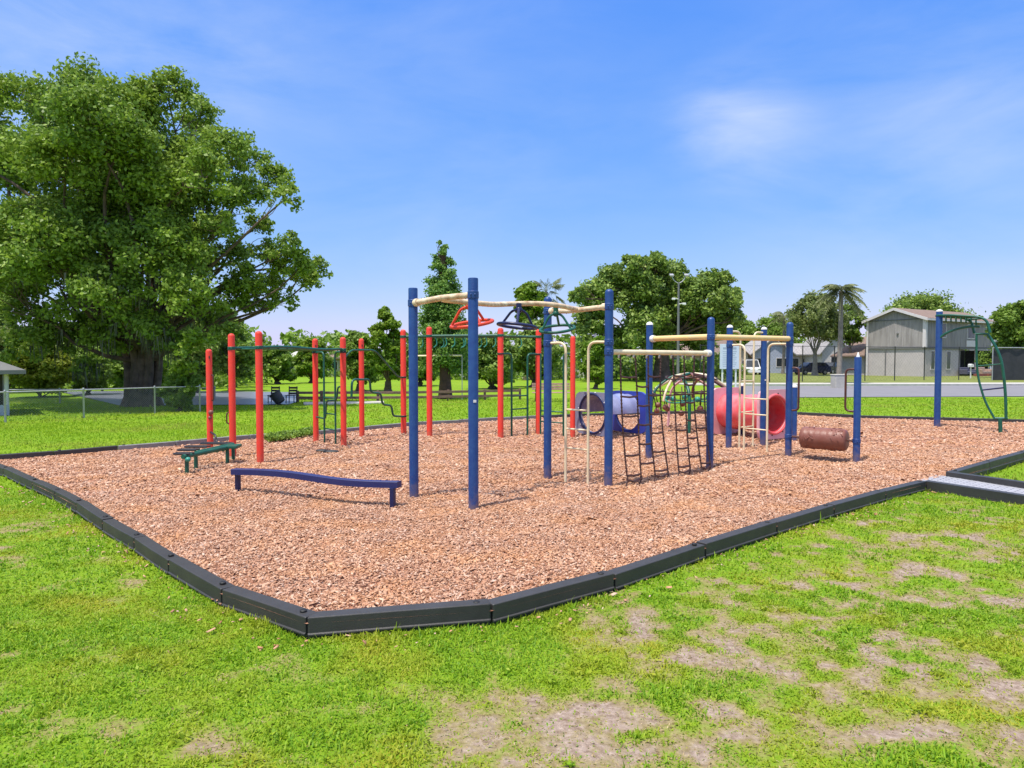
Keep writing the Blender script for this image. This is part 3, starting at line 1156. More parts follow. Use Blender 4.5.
def hand_wheel(c, rr, tilt, mat, label, rotz):
    top = MB()
    top.tube([c + Vector((0, 0, 0.02)), c + Vector((0, 0, -0.06))], 0.035, 12)
    top.ball(c + Vector((0, 0, -0.065)), 0.045, 10, 8)
    w = top.build('hand_wheel', mat, BL)
    w['label'] = label
    A = Matrix.Translation(c + Vector((0, 0, -0.06))) @ Matrix.Rotation(tilt[0], 4, 'X') @ Matrix.Rotation(tilt[1], 4, 'Y') @ Matrix.Rotation(rotz, 4, 'Z')
    rim = MB()
    rim.tube([A @ Vector((rr * math.cos(t), rr * math.sin(t), -0.22)) for t in np.linspace(0, 2 * math.pi, 33)[:-1]], 0.021, 10, closed=True)
    rim.build('rim', mat, w)
    for k_ in range(3):
        a_ = k_ * 2 * math.pi / 3 + 0.3
        u_ = Vector((math.cos(a_), math.sin(a_), 0))
        sp_ = MB()
        sp_.tube(fillet([A @ Vector((0, 0, 0)), A @ (u_ * rr * 0.42 + Vector((0, 0, -0.02))), A @ (u_ * rr + Vector((0, 0, -0.22)))], 0.1), 0.017, 8)
        sp_.build('spoke', mat, w)


hand_wheel(s0.lerp(s1, .175) + Vector((0, 0, 0.0)), 0.26, (R(10), R(-8)), M['redwheel'], 'red overhead wheel', 0.7)
hand_wheel(s0.lerp(s1, .525) + Vector((0, 0, 0.0)), 0.255, (R(-3), R(6)), M['navy'], 'navy overhead wheel', 0.2)
hand_wheel(s0.lerp(s1, .815) + Vector((0, 0, -0.02)), 0.24, (R(14), R(-6)), M['green'], 'green overhead wheel', 1.1)


def ladder(root, pa, pb, fa, fb, zt, rz, mat, r=0.02, zb=-0.2, fil=0.14, rr=0.013):
    """two hooped rails standing between two posts, joined by rungs"""
    la, lb = pa.lerp(pb, fa), pa.lerp(pb, fb)
    tt = MB()
    tt.tube(fillet([at_z(pa, zt), at_z(la, zt + 0.01), at_z(la, zb)], fil), r, 10)
    l = tt.build('ladder', mat, root)
    t2 = MB()
    t2.tube(fillet([at_z(pb, zt), at_z(lb, zt + 0.01), at_z(lb, zb)], fil), r, 10)
    t2.build('rail', mat, l)
    for z in rz:
        t3 = MB()
        t3.tube([at_z(la, z), at_z(lb, z)], rr, 8)
        t3.build('rung', mat, l)
    return l


ladder(BL, B[3], B[4], .31, .68, 1.98, (1.02, .74, .46), M['cream'])
ladder(BL, B[7], B[8], .30, .70, 2.3, (1.72 - 20 * 13.7 / 680, 1.72 - 51 * 13.7 / 680, 1.72 - 66 * 13.7 / 680), M['cream'])
ladder(BL, B[7], B[9], .27, .66, 2.03, (1.0, .70, .42), M['cream'])

# net beam and net
n1, n2 = at_z(B[4], 1.845), at_z(B[6], 1.845)
tube(BL, 'net_beam', [n1, n2], 0.037, M['cream'], seg=14)
flange(BL, n2 + (n1 - n2).normalized() * 0.04, (n1 - n2), M['white'], 0.055, 0.10)
fr = (0.085, 0.215, 0.335, 0.455, 0.575, 0.69, 0.80, 0.905)
nd_ = (n2 - n1).normalized()
nn = Vector((nd_.y, -nd_.x, 0))
cols = []
for half in (0, 1):
    net = None
    colp = []
    for i in range(4):
        f = fr[half * 4 + i]
        topp = n1.lerp(n2, f)
        sway = 0.03 * math.sin(i * 1.7 + half)
        def pos(z, f=f, topp=topp, sway=sway, i=i):
            t = 1 - z / 1.8
            return Vector((topp.x, topp.y, z)) + nd_ * (0.02 * t ** 1.5 + sway * math.sin(t * 4)) + nn * (0.03 + 0.13 * t ** 2)
        colp.append(pos)
        mb = MB()
        pts = [pos(z) for z in np.linspace(1.80, 0.04, 26)]
        pts.append(pts[-1] + nd_ * -0.06 + Vector((0, 0, -0.09)))
        mb.tube(pts, 0.0115, 6)
        for kz in np.linspace(1.72, 0.08, 34):       # chain link beads
            mb.ball(pos(kz), 0.0165, 6, 4)
        if net is None:
            net = mb.build('climbing_net', M['brownrope'], BL)
        else:
            mb.build('chain', M['brownrope'], net)
        hk = MB()
        hk.tube([topp + Vector((0, 0, -0.03)), topp + Vector((0, 0, -0.085))], 0.016, 8)
        hk.build('hook', M['white'], net)
    for i in range(3):
        zs = np.arange(1.50 - (0.14 if i % 2 else 0.0), 0.1, -0.275)
        for z in zs:
            mb = MB()
            q1, q2 = colp[i](z), colp[i + 1](z - 0.01)
            mb.tube([q1, q1.lerp(q2, .5) + Vector((0, 0, -0.012)), q2], 0.0155, 6)
            mb.build('rung', M['brownrope'], net)
    for i in (0, 2):
        mb = MB()
        mb.tube([colp[i](0.06), colp[i](0.06).lerp(colp[i + 1](0.06), .5) + Vector((0, 0, -0.04)), colp[i + 1](0.06)], 0.014, 6)
        mb.build('rung', M['brownrope'], net)

# yellow beams
ZB = 2.105
tube(BL, 'beam', [at_z(B[5], ZB), at_z(B[6], ZB + .005)], 0.047, M['yellow'], seg=14)
tube(BL, 'beam', [at_z(B[6], ZB), at_z(B[9], ZB + .02)], 0.047, M['yellow'], seg=14)
flange(BL, at_z(B[5], ZB) + (B[6] - B[5]).normalized() * 0.04, at_z(B[6] - B[5], 0), M['white'], 0.06, 0.07)

# log roll
lc = at_z(B[9], 0.345).lerp(at_z(B[10], 0.345), .535)
ld = at_z(B[10] - B[9], 0).normalized()
Q = ld.to_track_quat('Z', 'Y').to_matrix().to_4x4()
mb = MB()
rb, hl = 0.192, 0.385
prof = [(0.05, -hl), (rb - 0.05, -hl), (rb - 0.015, -hl + 0.02), (rb, -hl + 0.06)] + [(rb + 0.004 * math.sin(i * 2.1), -hl + 0.06 + i * 0.035) for i in range(1, 19)] + [(rb, hl - 0.06), (rb - 0.015, hl - 0.02), (rb - 0.05, hl), (0.05, hl)]
mb.lathe(lc, prof, 28, Q)
for i in range(70):       # raised bark knots
    a_, s_ = random.uniform(0, 6.28), random.choice((-1, 1)) * random.uniform(0.12, 0.33)
    q = lc + (Q.to_3x3() @ Vector((math.cos(a_) * rb, math.sin(a_) * rb, s_)))
    t_ = (Q.to_3x3() @ Vector((-math.sin(a_), math.cos(a_), random.uniform(-1.5, 1.5)))).normalized()
    mb.tube([q - t_ * random.uniform(.02, .05), q + (q - lc).normalized() * 0.003, q + t_ * random.uniform(.02, .05)], [0.007, 0.013, 0.007], 6)
lr = mb.build('log_roll', M['brown'], BL)
mb = MB()
mb.tube([at_z(B[9], 0.345), at_z(B[10], 0.345)], 0.018, 10)
mb.build('axle', M['brownpipe'], lr)


def handle(p, d, z0, z1, off, mat=None, r=0.018):
    d = Vector((d.x, d.y, 0)).normalized()
    q = p + d * 0.03
    tube(BL, 'handle', [at_z(q, z1), at_z(p + d * off, z1 - 0.005), at_z(p + d * off, z0 + 0.01), at_z(q, z0)], r, mat or M['brownpipe'], 0.07)


handle(B[9], B[10] - B[9], 0.82, 1.6, 0.17)
handle(B[10], B[9] - B[10], 0.85, 1.58, 0.19)

# ---------------- red structure
R_c = G(344.2, 446)
RD = thing('climbing_course', (R_c.x, R_c.y, 0), 'long red-post climbing course with green overhead ladders and stepped green pipes', 'climbing frame')
RP = {}
for key, bx, by, yt in ((1, 210.3, 449, 349), (2, 233.0, 457, 333.5), (3, 260.3, 463, 331), (4, 316, 441, 338.5), (5, 343.8, 446, 337), (6, 362, 437, 338.5),
                        (7, 403.7, 434, 329.5), (8, 429.6, 436, 326.7), (9, 500.6, 437.7, 327.7), (10, 538.4, 433.8, 329.4), (11, 572.6, 437, 336)):
    RP[key], po = post(RD, bx, by, yt, M['red'], 0.058 if key not in (7, 8, 9, 10) else 0.066)
    if key in (4, 6, 1):
        mb = MB()
        mb.box(at_z(RP[key], RP[key].z - 0.16) + Vector((0.03, -0.055, 0)), (0.02, 0.012, 0.05), 0, 0.002)
        mb.build('bolt', M['blackpipe'], po)

# ladder 1: overhead rails R2-R4 and R3-R5
za = 1.945
for p_, q_ in ((2, 4), (3, 5)):
    a_, b2 = at_z(RP[p_], za), at_z(RP[q_], za + .02)
    tube(RD, 'overhead_rail', [a_.lerp(b2, t) + Vector((0, 0, 0.018 * math.sin(t * 2 * math.pi))) for t in np.linspace(0, 1, 13)], 0.026, M['green'])
for i in range(1, 10):
    t = i / 10
    a_, b2 = at_z(RP[2], za).lerp(at_z(RP[4], za + .02), t), at_z(RP[3], za).lerp(at_z(RP[5], za + .02), t)
    tube(RD, 'overhead_rung', [a_ - Vector((0, 0, .012)), b2 - Vector((0, 0, .012))], 0.017, M['green'])
# green ladder between R4 and R5
ladder(RD, RP[4], RP[5], .32, .72, 1.9, (0.95, .62, .3), M['green'], 0.02, -0.2, 0.12, 0.014)
# stepped pipe low between R4 and R5
a_, b2 = RP[4], RP[5]
pp = [at_z(a_.lerp(b2, t) + Vector((0.0, -0.12 * math.sin(math.pi * t), 0)), z) for t, z in ((0.03, .52), (.42, .52), (.46, .9), (.8, .92), (.84, 1.2), (.98, 1.2))]
tube(RD, 'stepped_pipe', pp, 0.019, M['green'], 0.09)
# stepped pipe R5 - R6 - R7
a_, b2 = RP[5], RP[7]
Yd = RP[6].y


def on_line(px, py, A=RP[5], Bq=RP[7]):
    """point on the vertical plane through two posts"""
    d = ray(px, py)
    e = Bq - A
    t = (A.x * e.y - A.y * e.x) / (d.x * e.y - d.y * e.x)
    return Vector((d.x * t, d.y * t, CAM_H + d.z * t))


tube(RD, 'stepped_pipe', [on_line(x, y) for x, y in ((351.5, 397), (352, 379.5), (370, 379.5), (370.5, 392.5), (381.3, 393.5), (382, 404.5), (391.8, 405.5), (392.6, 416), (403, 416.5))], 0.024, M['green'], 0.12)
tube(RD, 'sloping_pipe', [on_line(x, y) for x, y in ((345.5, 357), (351, 350), (375, 350), (398, 377), (403, 377.5))], 0.02, M['green'], 0.2)
# overhead ladder R7/R8 - R9/R10 with hanging rings
zb = 2.29
for p_, q_ in ((7, 10), (8, 9)):
    tube(RD, 'overhead_rail', [at_z(RP[p_], zb), at_z(RP[q_], zb)], 0.03, M['green'])
for i in range(1, 14):
    t = i / 14
    a_, b2 = at_z(RP[7], zb).lerp(at_z(RP[10], zb), t), at_z(RP[8], zb).lerp(at_z(RP[9], zb), t)
    sd_ = (b2 - a_).normalized()
    for q0 in (a_, b2):
        q = q0 + Vector((0.03 * math.sin(i * 2.3), 0, 0))
        if i % 2 == (0 if q0 is a_ else 1):
            tube(RD, 'hanging_ring', [q0, q + Vector((0.03, 0, -0.09)), q + Vector((0.045, 0, -0.2)), q + Vector((-0.03, 0, -0.26))], 0.012, M['teal'], 0.08, 8)
    tube(RD, 'overhead_rung', [a_, b2], 0.014, M['green'], 0, 8)
ladder(RD, RP[9], RP[10], .28, .70, 1.88, (.92, .62), M['green'], 0.024, -0.2, 0.12, 0.016)
ladder(RD, RP[10], RP[11], .06, .74, 1.88, (.55, .3), M['green'], 0.024, -0.2, 0.1, 0.016)
# R1/R2: dark grips and a low foot bar
for pst, dx, z0, z1 in ((RP[1], 0.06, 0.95, 1.45), (RP[2], -0.06, 0.6, 0.8)):
    q = pst + Vector((dx, -0.03, 0))
    tube(RD, 'grip', [at_z(pst, z1), at_z(q + Vector((dx * .5, 0, 0)), z1), at_z(q + Vector((dx * .5, 0, 0)), z0), at_z(pst, z0)], 0.013, M['brownpipe'], 0.05, 8)
mb = MB()
mb.ball(at_z(RP[1], 0.72) + Vector((0.05, -0.06, 0)), 0.05, 10, 6)
mb.ball(at_z(RP[1], 0.62) + Vector((0.03, -0.06, 0)), 0.035, 10, 6)
mb.build('knob', M['brown'], RD)
a_, b2 = RP[1], RP[2]
tube(RD, 'foot_bar', [at_z(a_, .34), at_z(a_.lerp(b2, .25), .3), at_z(a_.lerp(b2, .3), .17), at_z(a_.lerp(b2, .85), .15), at_z(a_.lerp(b2, .9), .32), at_z(b2, .34)], 0.02, M['blackpipe'], 0.06)

def clamp(root, p, z, mat, r=0.064, h=0.06):
    mb_ = MB()
    mb_.lathe((p.x, p.y, z - h / 2), [(r, 0), (r + .006, .006), (r + .006, h - .006), (r, h)], 18)
    for a2 in (-1.9, -1.2):
        mb_.ball(Vector((p.x + math.cos(a2) * (r + .008), p.y + math.sin(a2) * (r + .008), z)), .011, 8, 5)
    mb_.build('clamp', mat, root)


for k_ in (2, 3, 4, 5):
    clamp(RD, RP[k_], za, M['green'], .059)
for k_ in (7, 8, 9, 10):
    clamp(RD, RP[k_], zb, M['green'], .067)
for k_, z in ((6, 1.98), (7, 1.34), (7, .42), (9, 1.88), (10, 1.88), (4, 1.9), (5, 1.9)):
    clamp(RD, RP[k_], z, M['blackpipe'], .067 if k_ in (7, 9, 10) else .059, .04)
for k_, z in ((1, 2.44), (2, 2.47), (3, 2.45), (4, 2.47), (4, 1.845), (6, ZB), (9, ZB + .02), (9, .345), (10, .345), (3, 1.98), (4, 1.98), (7, 2.03), (9, 2.03)):
    clamp(BL, B[k_], z, M['blue'], .059, .085)

# ---------------- balance beam
bl, br = G(238, 491), G(392.8, 507)
BB = thing('balance_beam', (bl + br) / 2, 'low wavy dark blue balance beam on two short legs in front of the red posts', 'balance beam')
ext0, ext1 = D(233.5, 473, bl.y - 0.03), D(399.5, 485.5, br.y + 0.02)
mb = MB()
vs, fs = [], []
NS = 28
dirb = (ext1 - ext0).normalized()
nb_ = Vector((-dirb.y, dirb.x, 0)).normalized()
for i in range(NS + 1):
    t = i / NS
    c = ext0.lerp(ext1, t) + nb_ * (0.05 * math.sin(2 * math.pi * t)) + Vector((0, 0, 0.015 * math.sin(t * 6.28)))
    c.z = 0.265 + 0.012 * math.sin(t * 6.28)
    for o, z in ((-0.05, -0.038), (0.05, -0.038), (0.05, 0.032), (0.044, 0.038), (-0.044, 0.038), (-0.05, 0.032)):
        vs.append(c + nb_ * o + Vector((0, 0, z)))
for i in range(NS):
    for k_ in range(6):
        k2 = (k_ + 1) % 6
        fs.append((i * 6 + k_, i * 6 + k2, (i + 1) * 6 + k2, (i + 1) * 6 + k_))
fs += [tuple(range(6)), tuple(reversed(range(NS * 6, NS * 6 + 6)))]
mb.add(vs, fs)
mb.build('beam', M['beam'], BB)
for q in (bl, br):
    mb = MB()
    mb.box((q.x, q.y, 0.02), (0.055, 0.055, 0.42), math.atan2(dirb.y, dirb.x), 0.004)
    mb.build('leg', M['navy'], BB)

# ---------------- stepping bench with black loops
g1, g2, g3 = G(187, 474), G(196, 469.5), G(227.5, 464)
SB = thing('exercise_bench', g1, 'low green exercise bench with black loop bars and teal balls beside the leftmost red post', 'exercise bench')
g4 = g3 + Vector((-0.05, 0.36, 0))
top = 0.27
mb = MB()
p0, p1 = at_z(g1, top) + Vector((-0.03, -0.06, 0)), at_z(g3, top + .02) + Vector((0.06, 0.10, 0))
mb.tube([p0, p1], 0.036, 10)
mb.build('frame', M['green'], SB)
mb = MB()
mb.tube([at_z(g2, top), at_z(g4, top + .02)], 0.03, 10)
mb.build('frame', M['green'], SB)
for q in (g1, g2, g3, g4):
    mb = MB()
    mb.tube([at_z(q, -0.2), at_z(q, top)], 0.03, 10)
    mb.build('leg', M['green'], SB)
for (x0, x1, y_, dd) in ((173, 190, 457.0, 10.3), (177, 196, 454.0, 10.75), (184, 207, 450.6, 11.15), (200, 229, 448.2, 11.6)):
    L0, L1 = D(x0, y_, dd), D(x1, y_, dd)
    mb = MB()
    z = top + 0.035
    L0.z = L1.z = z
    dy = Vector((0, 0.13, 0))
    mb.tube(fillet([L1, L0, L0 + dy + Vector((-0.01, 0, 0)), L1 + dy], 0.05), 0.016, 8)
    mb.build('loop_bar', M['blackpipe'], SB)
for (x, y_, dd) in ((188, 459.5, 10.25), (205.5, 452.5, 11.0), (209, 451.5, 11.2), (217, 450.5, 11.3), (223, 449.2, 11.35)):
    q = D(x, y_, dd)
    mb = MB()
    mb.ball(q, 0.042, 12, 8, (1, 1, .9))
    mb.build('ball', M['teal'], SB)
mb = MB()
mb.box(at_z(g3, top + 0.02) + Vector((0.07, 0.05, 0)), (0.22, 0.3, 0.05), 0.1, 0.01)
mb.build('end_plate', M['green'], SB)


# ---------------- crawl tunnels
def tunnel(name, label, pa, pb, rad, zc, mats, pw, ph, window):
    """pa / pb: centres of the end panels on the ground; mats: (near panel, far panel, tube, ring)"""
    c = (pa + pb) / 2
    root = thing(name, (c.x, c.y, 0), label, 'crawl tunnel')
    ax = (pb - pa).normalized()
    sdv = Vector((-ax.y, ax.x, 0))
    up = Vector((0, 0, 1))
    N = 40
    for pc, mt, sg in ((pa, mats[0], -1), (pb, mats[1], 1)):
        outer, inner = [], []
        for k_ in range(N):
            a2 = 2 * math.pi * k_ / N
            cx, sx = math.cos(a2), math.sin(a2)
            # rounded rectangle outline around the hole
            m_ = max(abs(cx) / (pw / 2), abs(sx) / (ph / 2))
            rx = 1 / m_
            pwr = (abs(cx / (pw / 2)) ** 7 + abs(sx / (ph / 2)) ** 7) ** (-1 / 7)
            outer.append((cx * pwr, sx * pwr))
            inner.append((cx * rad, sx * rad))
        vs, fs = [], []
        for off in (-0.03, 0.03):
            for ring in (outer, inner):
                for (u_, v_) in ring:
                    vs.append(pc + sdv * u_ + up * (zc + v_ + (0.0)) + ax * off)
        for k_ in range(N):
            k2 = (k_ + 1) % N
            fs.append((k_, k2, N + k2, N + k_))
            fs.append((2 * N + k_, 3 * N + k_, 3 * N + k2, 2 * N + k2))
            fs.append((k_, 2 * N + k_, 2 * N + k2, k2))
            fs.append((N + k_, N + k2, 3 * N + k2, 3 * N + k_))
        mb_ = MB()
        mb_.add(vs, fs)
        pan = mb_.build('end_panel', mt, root)
        rg = MB()
        rg.tube([pc + ax * sg * 0.035 + sdv * (math.cos(t) * (rad + 0.02)) + up * (zc + math.sin(t) * (rad + 0.02)) for t in np.linspace(0, 2 * math.pi, 37)[:-1]], 0.028, 8, closed=True)
        rg.build('rim', mats[3], pan)
    # tube shell, with a round side window on the viewer's side
    L = (pb - pa).length
    NL, NA = 24, 48
    ro, ri = rad, rad - 0.025
    ok = np.ones((NL, NA), bool)
    for i in range(NL):
        for k_ in range(NA):
            s_ = (i + .5) / NL * L
            a2 = 2 * math.pi * (k_ + .5) / NA
            if window == 'arch':
                if math.sin(a2) < 0.0:
                    ok[i, k_] = False
            elif window:
                for (ws, wa, wr) in window:
                    da = (a2 - wa + math.pi) % (2 * math.pi) - math.pi
                    if (s_ - ws) ** 2 + (da * rad) ** 2 < wr ** 2:
                        ok[i, k_] = False
    mb_ = MB()
    vs, fs = [], []
    for r_ in (ro, ri):
        for i in range(NL + 1):
            bulge = 0.012 * math.sin(i / NL * math.pi * 6) if r_ == ro else 0
            for k_ in range(NA):
                a2 = 2 * math.pi * k_ / NA
                vs.append(pa + ax * (L * i / NL) + sdv * (math.cos(a2) * (r_ + bulge)) + up * (zc + math.sin(a2) * (r_ + bulge)))
    off = (NL + 1) * NA

    def vi(i, k_, lay):
        return lay * off + i * NA + k_ % NA
    for i in range(NL):
        for k_ in range(NA):
            if not ok[i, k_]:
                continue
            fs.append((vi(i, k_, 0), vi(i, k_ + 1, 0), vi(i + 1, k_ + 1, 0), vi(i + 1, k_, 0)))
            fs.append((vi(i, k_, 1), vi(i + 1, k_, 1), vi(i + 1, k_ + 1, 1), vi(i, k_ + 1, 1)))
            for di, dk, e1_, e2_ in ((-1, 0, (i, k_), (i, k_ + 1)), (1, 0, (i + 1, k_), (i + 1, k_ + 1)), (0, -1, (i, k_), (i + 1, k_)), (0, 1, (i, k_ + 1), (i + 1, k_ + 1))):
                i2, k2 = i + di, (k_ + dk) % NA
                if i2 < 0 or i2 >= NL or not ok[i2, k2]:
                    fs.append((vi(*e1_, 0), vi(*e2_, 0), vi(*e2_, 1), vi(*e1_, 1)))
    mb_.add(vs, fs, True)
    mb_.build('tube', mats[2], root)
    return root, ax, sdv


ga, gb = D(593.5, 400, 15.5), D(628, 400, 16.1)
ga.z = gb.z = 0
GT, tax, tsd = tunnel('crawl_tunnel', 'grey and blue crawl tunnel with round openings behind the chain net', ga, gb, 0.43, 0.52, (M['greyplastic'], M['panelblue'], M['tubeblue'], M['navy']), 1.24, 0.98, 'arch')
ra, rb_ = D(774, 400, 14.8), D(727, 400, 15.9)
ra.z = rb_.z = 0
RT, rax, rsd = tunnel('crawl_tunnel', 'faded red and pink crawl tunnel behind the cream ladders', ra, rb_, 0.40, 0.56, (M['pink'], M['pink'], M['tubered'], M['tubered']), 1.05, 1.08, None)
for px, mt in ((794.5, M['blue']), (741.5, M['navy'])):
    q = D(px, 400, 14.75 if px > 760 else 15.6)
    mb = MB()
    mb.lathe((q.x, q.y, 0), [(0.058, -0.2), (0.058, 1.15), (0.05, 1.18), (0.03, 1.2)], 16)
    po = mb.build('post', mt, RT)
    mb = MB()
    mb.lathe((q.x, q.y, 1.15), [(0.062, 0), (0.055, 0.04), (0.03, 0.06), (0.01, 0.065)], 16)
    mb.build('cap', M['white'], po)
# bolts round the openings
for root, pc, ax_, sd_, rr, zc, mt in ((GT, ga, -tax, tsd, 0.49, 0.52, M['white']), (RT, ra, -rax, rsd, 0.46, 0.56, M['blackpipe'])):
    for k_ in range(8):
        mb = MB()
        a2 = k_ * math.pi / 4 + 0.2
        q = pc + sd_ * math.cos(a2) * rr + Vector((0, 0, zc + math.sin(a2) * rr)) + ax_ * 0.034
        mb.ball(q, 0.018, 8, 6)
        mb.build('bolt', mt, root)

# ---------------- dome climber with coloured arms
dc = D(691, 400, 17.0)
dc.z = 0
DC = thing('dome_climber', dc, 'low multicoloured spider climber with brown knobs behind the chain net', 'climbing frame')
colsq = [M['yellow'], M['brown'], M['pink'], M['cream'], M['green'], M['worn'], M['green'], M['brown'], M['brownpipe'], M['cream']]
for i in range(10):
    a2 = i * 2 * math.pi / 10 + 0.15
    u_ = Vector((math.cos(a2), math.sin(a2), 0))
    v_ = Vector((math.cos(a2 + .5), math.sin(a2 + .5), 0))
    tube(DC, 'arm', [dc + Vector((0, 0, 1.4)) + u_ * 0.08, dc + u_ * 0.45 + Vector((0, 0, 1.36)), dc + v_ * 0.95 + Vector((0, 0, 1.02)), dc + v_ * 1.05 + Vector((0, 0, .75 if i % 2 else -0.1))], 0.03 if i % 3 else 0.04, colsq[i], 0.3, 10)
for rr, zz, mt in ((0.62, 1.30, M['brownrope']), (0.98, 0.92, M['brownrope']), (0.62, 0.72, M['teal'])):
    mb = MB()
    mb.tube([dc + Vector((rr * math.cos(t), rr * math.sin(t), zz + .03 * math.sin(3 * t))) for t in np.linspace(0, 6.283, 31)[:-1]], 0.018, 8, closed=True)
    mb.build('ring', mt, DC)
for i in range(12):
    a2 = i * 2 * math.pi / 12
    q = dc + Vector((0.85 * math.cos(a2), 0.85 * math.sin(a2), 0.47 + 0.12 * (i % 2)))
    tube(DC, 'rope', [q + Vector((0.1 * math.cos(a2), 0.1 * math.sin(a2), 0.45)), q], 0.014, M['brownrope'], 0, 6)
    mb = MB()
    mb.ball(q, 0.075, 12, 8)
    mb.build('knob', M['brown'], DC)
    if i % 2:
        mb = MB()
        mb.ball(q + Vector((-0.25 * math.cos(a2), -0.25 * math.sin(a2), 0.2)), 0.07, 12, 8)
        mb.build('knob', M['teal'], DC)

# ---------------- arch climber on the right
al = G(937, 428)
AC = thing('arch_climber', al, 'single blue post with green overhead arm and bowed ladder, right of the log roll', 'climbing frame')
Ap, po = post(AC, 937, 428, 309.5, M['blue'], 0.075, True, M['white'])
foot = G(1001, 432)
yA, yB = Ap.y, foot.y


def apt(px, py):
    t = (px - 937) / (1001 - 937)
    return D(px, py, yA + (yB - yA) * min(max(t, 0), 1.05))


wob = Vector((-0.04, 0.22, 0))
for s_ in (-1, 1):
    o_ = wob * s_
    tube(AC, 'overhead_rail', [apt(937, 315.5)] + [apt(x, y) + o_ for x, y in ((943, 315.7), (958, 316.5), (972, 317.5), (979, 321), (982, 333))], 0.03, M['green'], 0.3)
for x, y in ((946, 315.8), (951, 316.1), (956, 316.4), (961, 316.8), (966, 317.1), (971, 317.5), (976, 319)):
    tube(AC, 'rung', [apt(x, y) - wob, apt(x, y) + wob], 0.02, M['green'], 0, 8)
    tube(AC, 'spindle', [apt(x, y), apt(x, y + 6)], 0.018, M['green'], 0, 8)
tube(AC, 'brace', [apt(937.5, 339.5), apt(946, 333), apt(958, 328.5), apt(970, 326.5), apt(980, 326.5)], 0.03, M['green'], 0.3)
tube(AC, 'ladder_bar', [apt(975.5, 334), apt(988.5, 334)], 0.03, M['green'])
tube(AC, 'ladder_rail', [apt(976.5, 334), apt(976.5, 360), apt(978, 378), apt(985, 402), apt(994.5, 418.5)], 0.026, M['green'], 0.35)
tube(AC, 'ladder_rail', [apt(987.5, 334), apt(995, 345), apt(1001.5, 360), apt(1005.5, 390), apt(1006, 418.5)], 0.032, M['green'], 0.35)
tube(AC, 'rung', [apt(982.5, 390), apt(1005.3, 387.5)], 0.02, M['navy'])
tube(AC, 'rung', [apt(978, 366), apt(1002, 364)], 0.016, M['green'])
tube(AC, 'foot_bar', [apt(993, 418.5), apt(1008, 418.5)], 0.032, M['green'])
tube(AC, 'stem', [apt(1000, 418.5), at_z(foot, -0.2)], 0.045, M['green'])

# flat dark patches in the mulch below the green ladder
for (x, y, s_) in ((322, 450.3, .13), (331, 451.3, .16)):
    q = G(x, y, 0.02)
    mb = MB()
    mb.ball(q, s_, 12, 6, (1, .55, .18))
    tag(mb.build('black_patch', M['black'], origin=q), 'black patch in the mulch below the green ladder, %s of the two' % ('smaller' if s_ < .15 else 'larger'), 'rubber scrap')

# ================================================================== TREES AND PLANTS
def unit(n_, rng):
    v = rng.normal(size=(n_, 3))
    return v / np.linalg.norm(v, axis=1, keepdims=True)


def leaves(name, clumps, per, size, mat, parent, rng, flat=0.6, droop=0.0, dens_pow=0.5):
    """clumps: array (m,4) centre+radius; each clump is a spray of small leaf blades"""
    C = np.asarray(clumps)
    wt = C[:, 3] ** 2
    cnt = np.maximum(4, np.round(per * np.minimum(wt / np.mean(wt), 4.0))).astype(int)
    idx = np.repeat(np.arange(len(C)), cnt)
    n_ = len(idx)
    u_ = unit(n_, rng) * (rng.random((n_, 1)) ** dens_pow) * rng.uniform(.55, 1.15, (n_, 1))
    u_[:, 2] *= flat
    P_ = C[idx, :3] + u_ * C[idx, 3:4]
    if droop:
        P_[:, 2] -= droop * rng.random(n_) ** 2 * C[idx, 3]
    nrm = unit(n_, rng) + np.array([0, 0, 0.55]) + u_ * 0.6
    nrm /= np.linalg.norm(nrm, axis=1, keepdims=True)
    t_ = np.cross(nrm, unit(n_, rng))
    t_ /= np.linalg.norm(t_, axis=1, keepdims=True) + 1e-9
    b2_ = np.cross(nrm, t_)
    s_ = size * rng.uniform(0.6, 1.35, (n_, 1))
    a0 = P_ - t_ * s_ * 0.5
    a1 = P_ + b2_ * s_ * 0.30 + nrm * s_ * 0.06
    a2 = P_ + t_ * s_ * 0.5
    a3 = P_ - b2_ * s_ * 0.30 + nrm * s_ * 0.06
    V_ = np.stack([a0, a1, a2, a3], 1).reshape(-1, 3)
    F_ = np.arange(n_ * 4).reshape(-1, 4)
    return np_mesh(name, V_, F_, mat, parent)


def limb(mb_, a, b, r0, r1, rng, sag=0.08, n_=7, seg=8):
    a, b = Vector(a), Vector(b)
    L = (b - a).length
    pts, rad = [], []
    o1 = Vector(rng.normal(size=3)) * L * sag
    for i in range(n_ + 1):
        t = i / n_
        q = a.lerp(b, t) + o1 * math.sin(math.pi * t) + Vector((0, 0, L * 0.08 * math.sin(math.pi * t)))
        if 0 < i < n_:
            q += Vector(rng.normal(size=3)) * L * 0.012
        pts.append(q)
        rad.append(r0 + (r1 - r0) * t ** 0.8)
    mb_.tube(pts, rad, seg)
    return pts


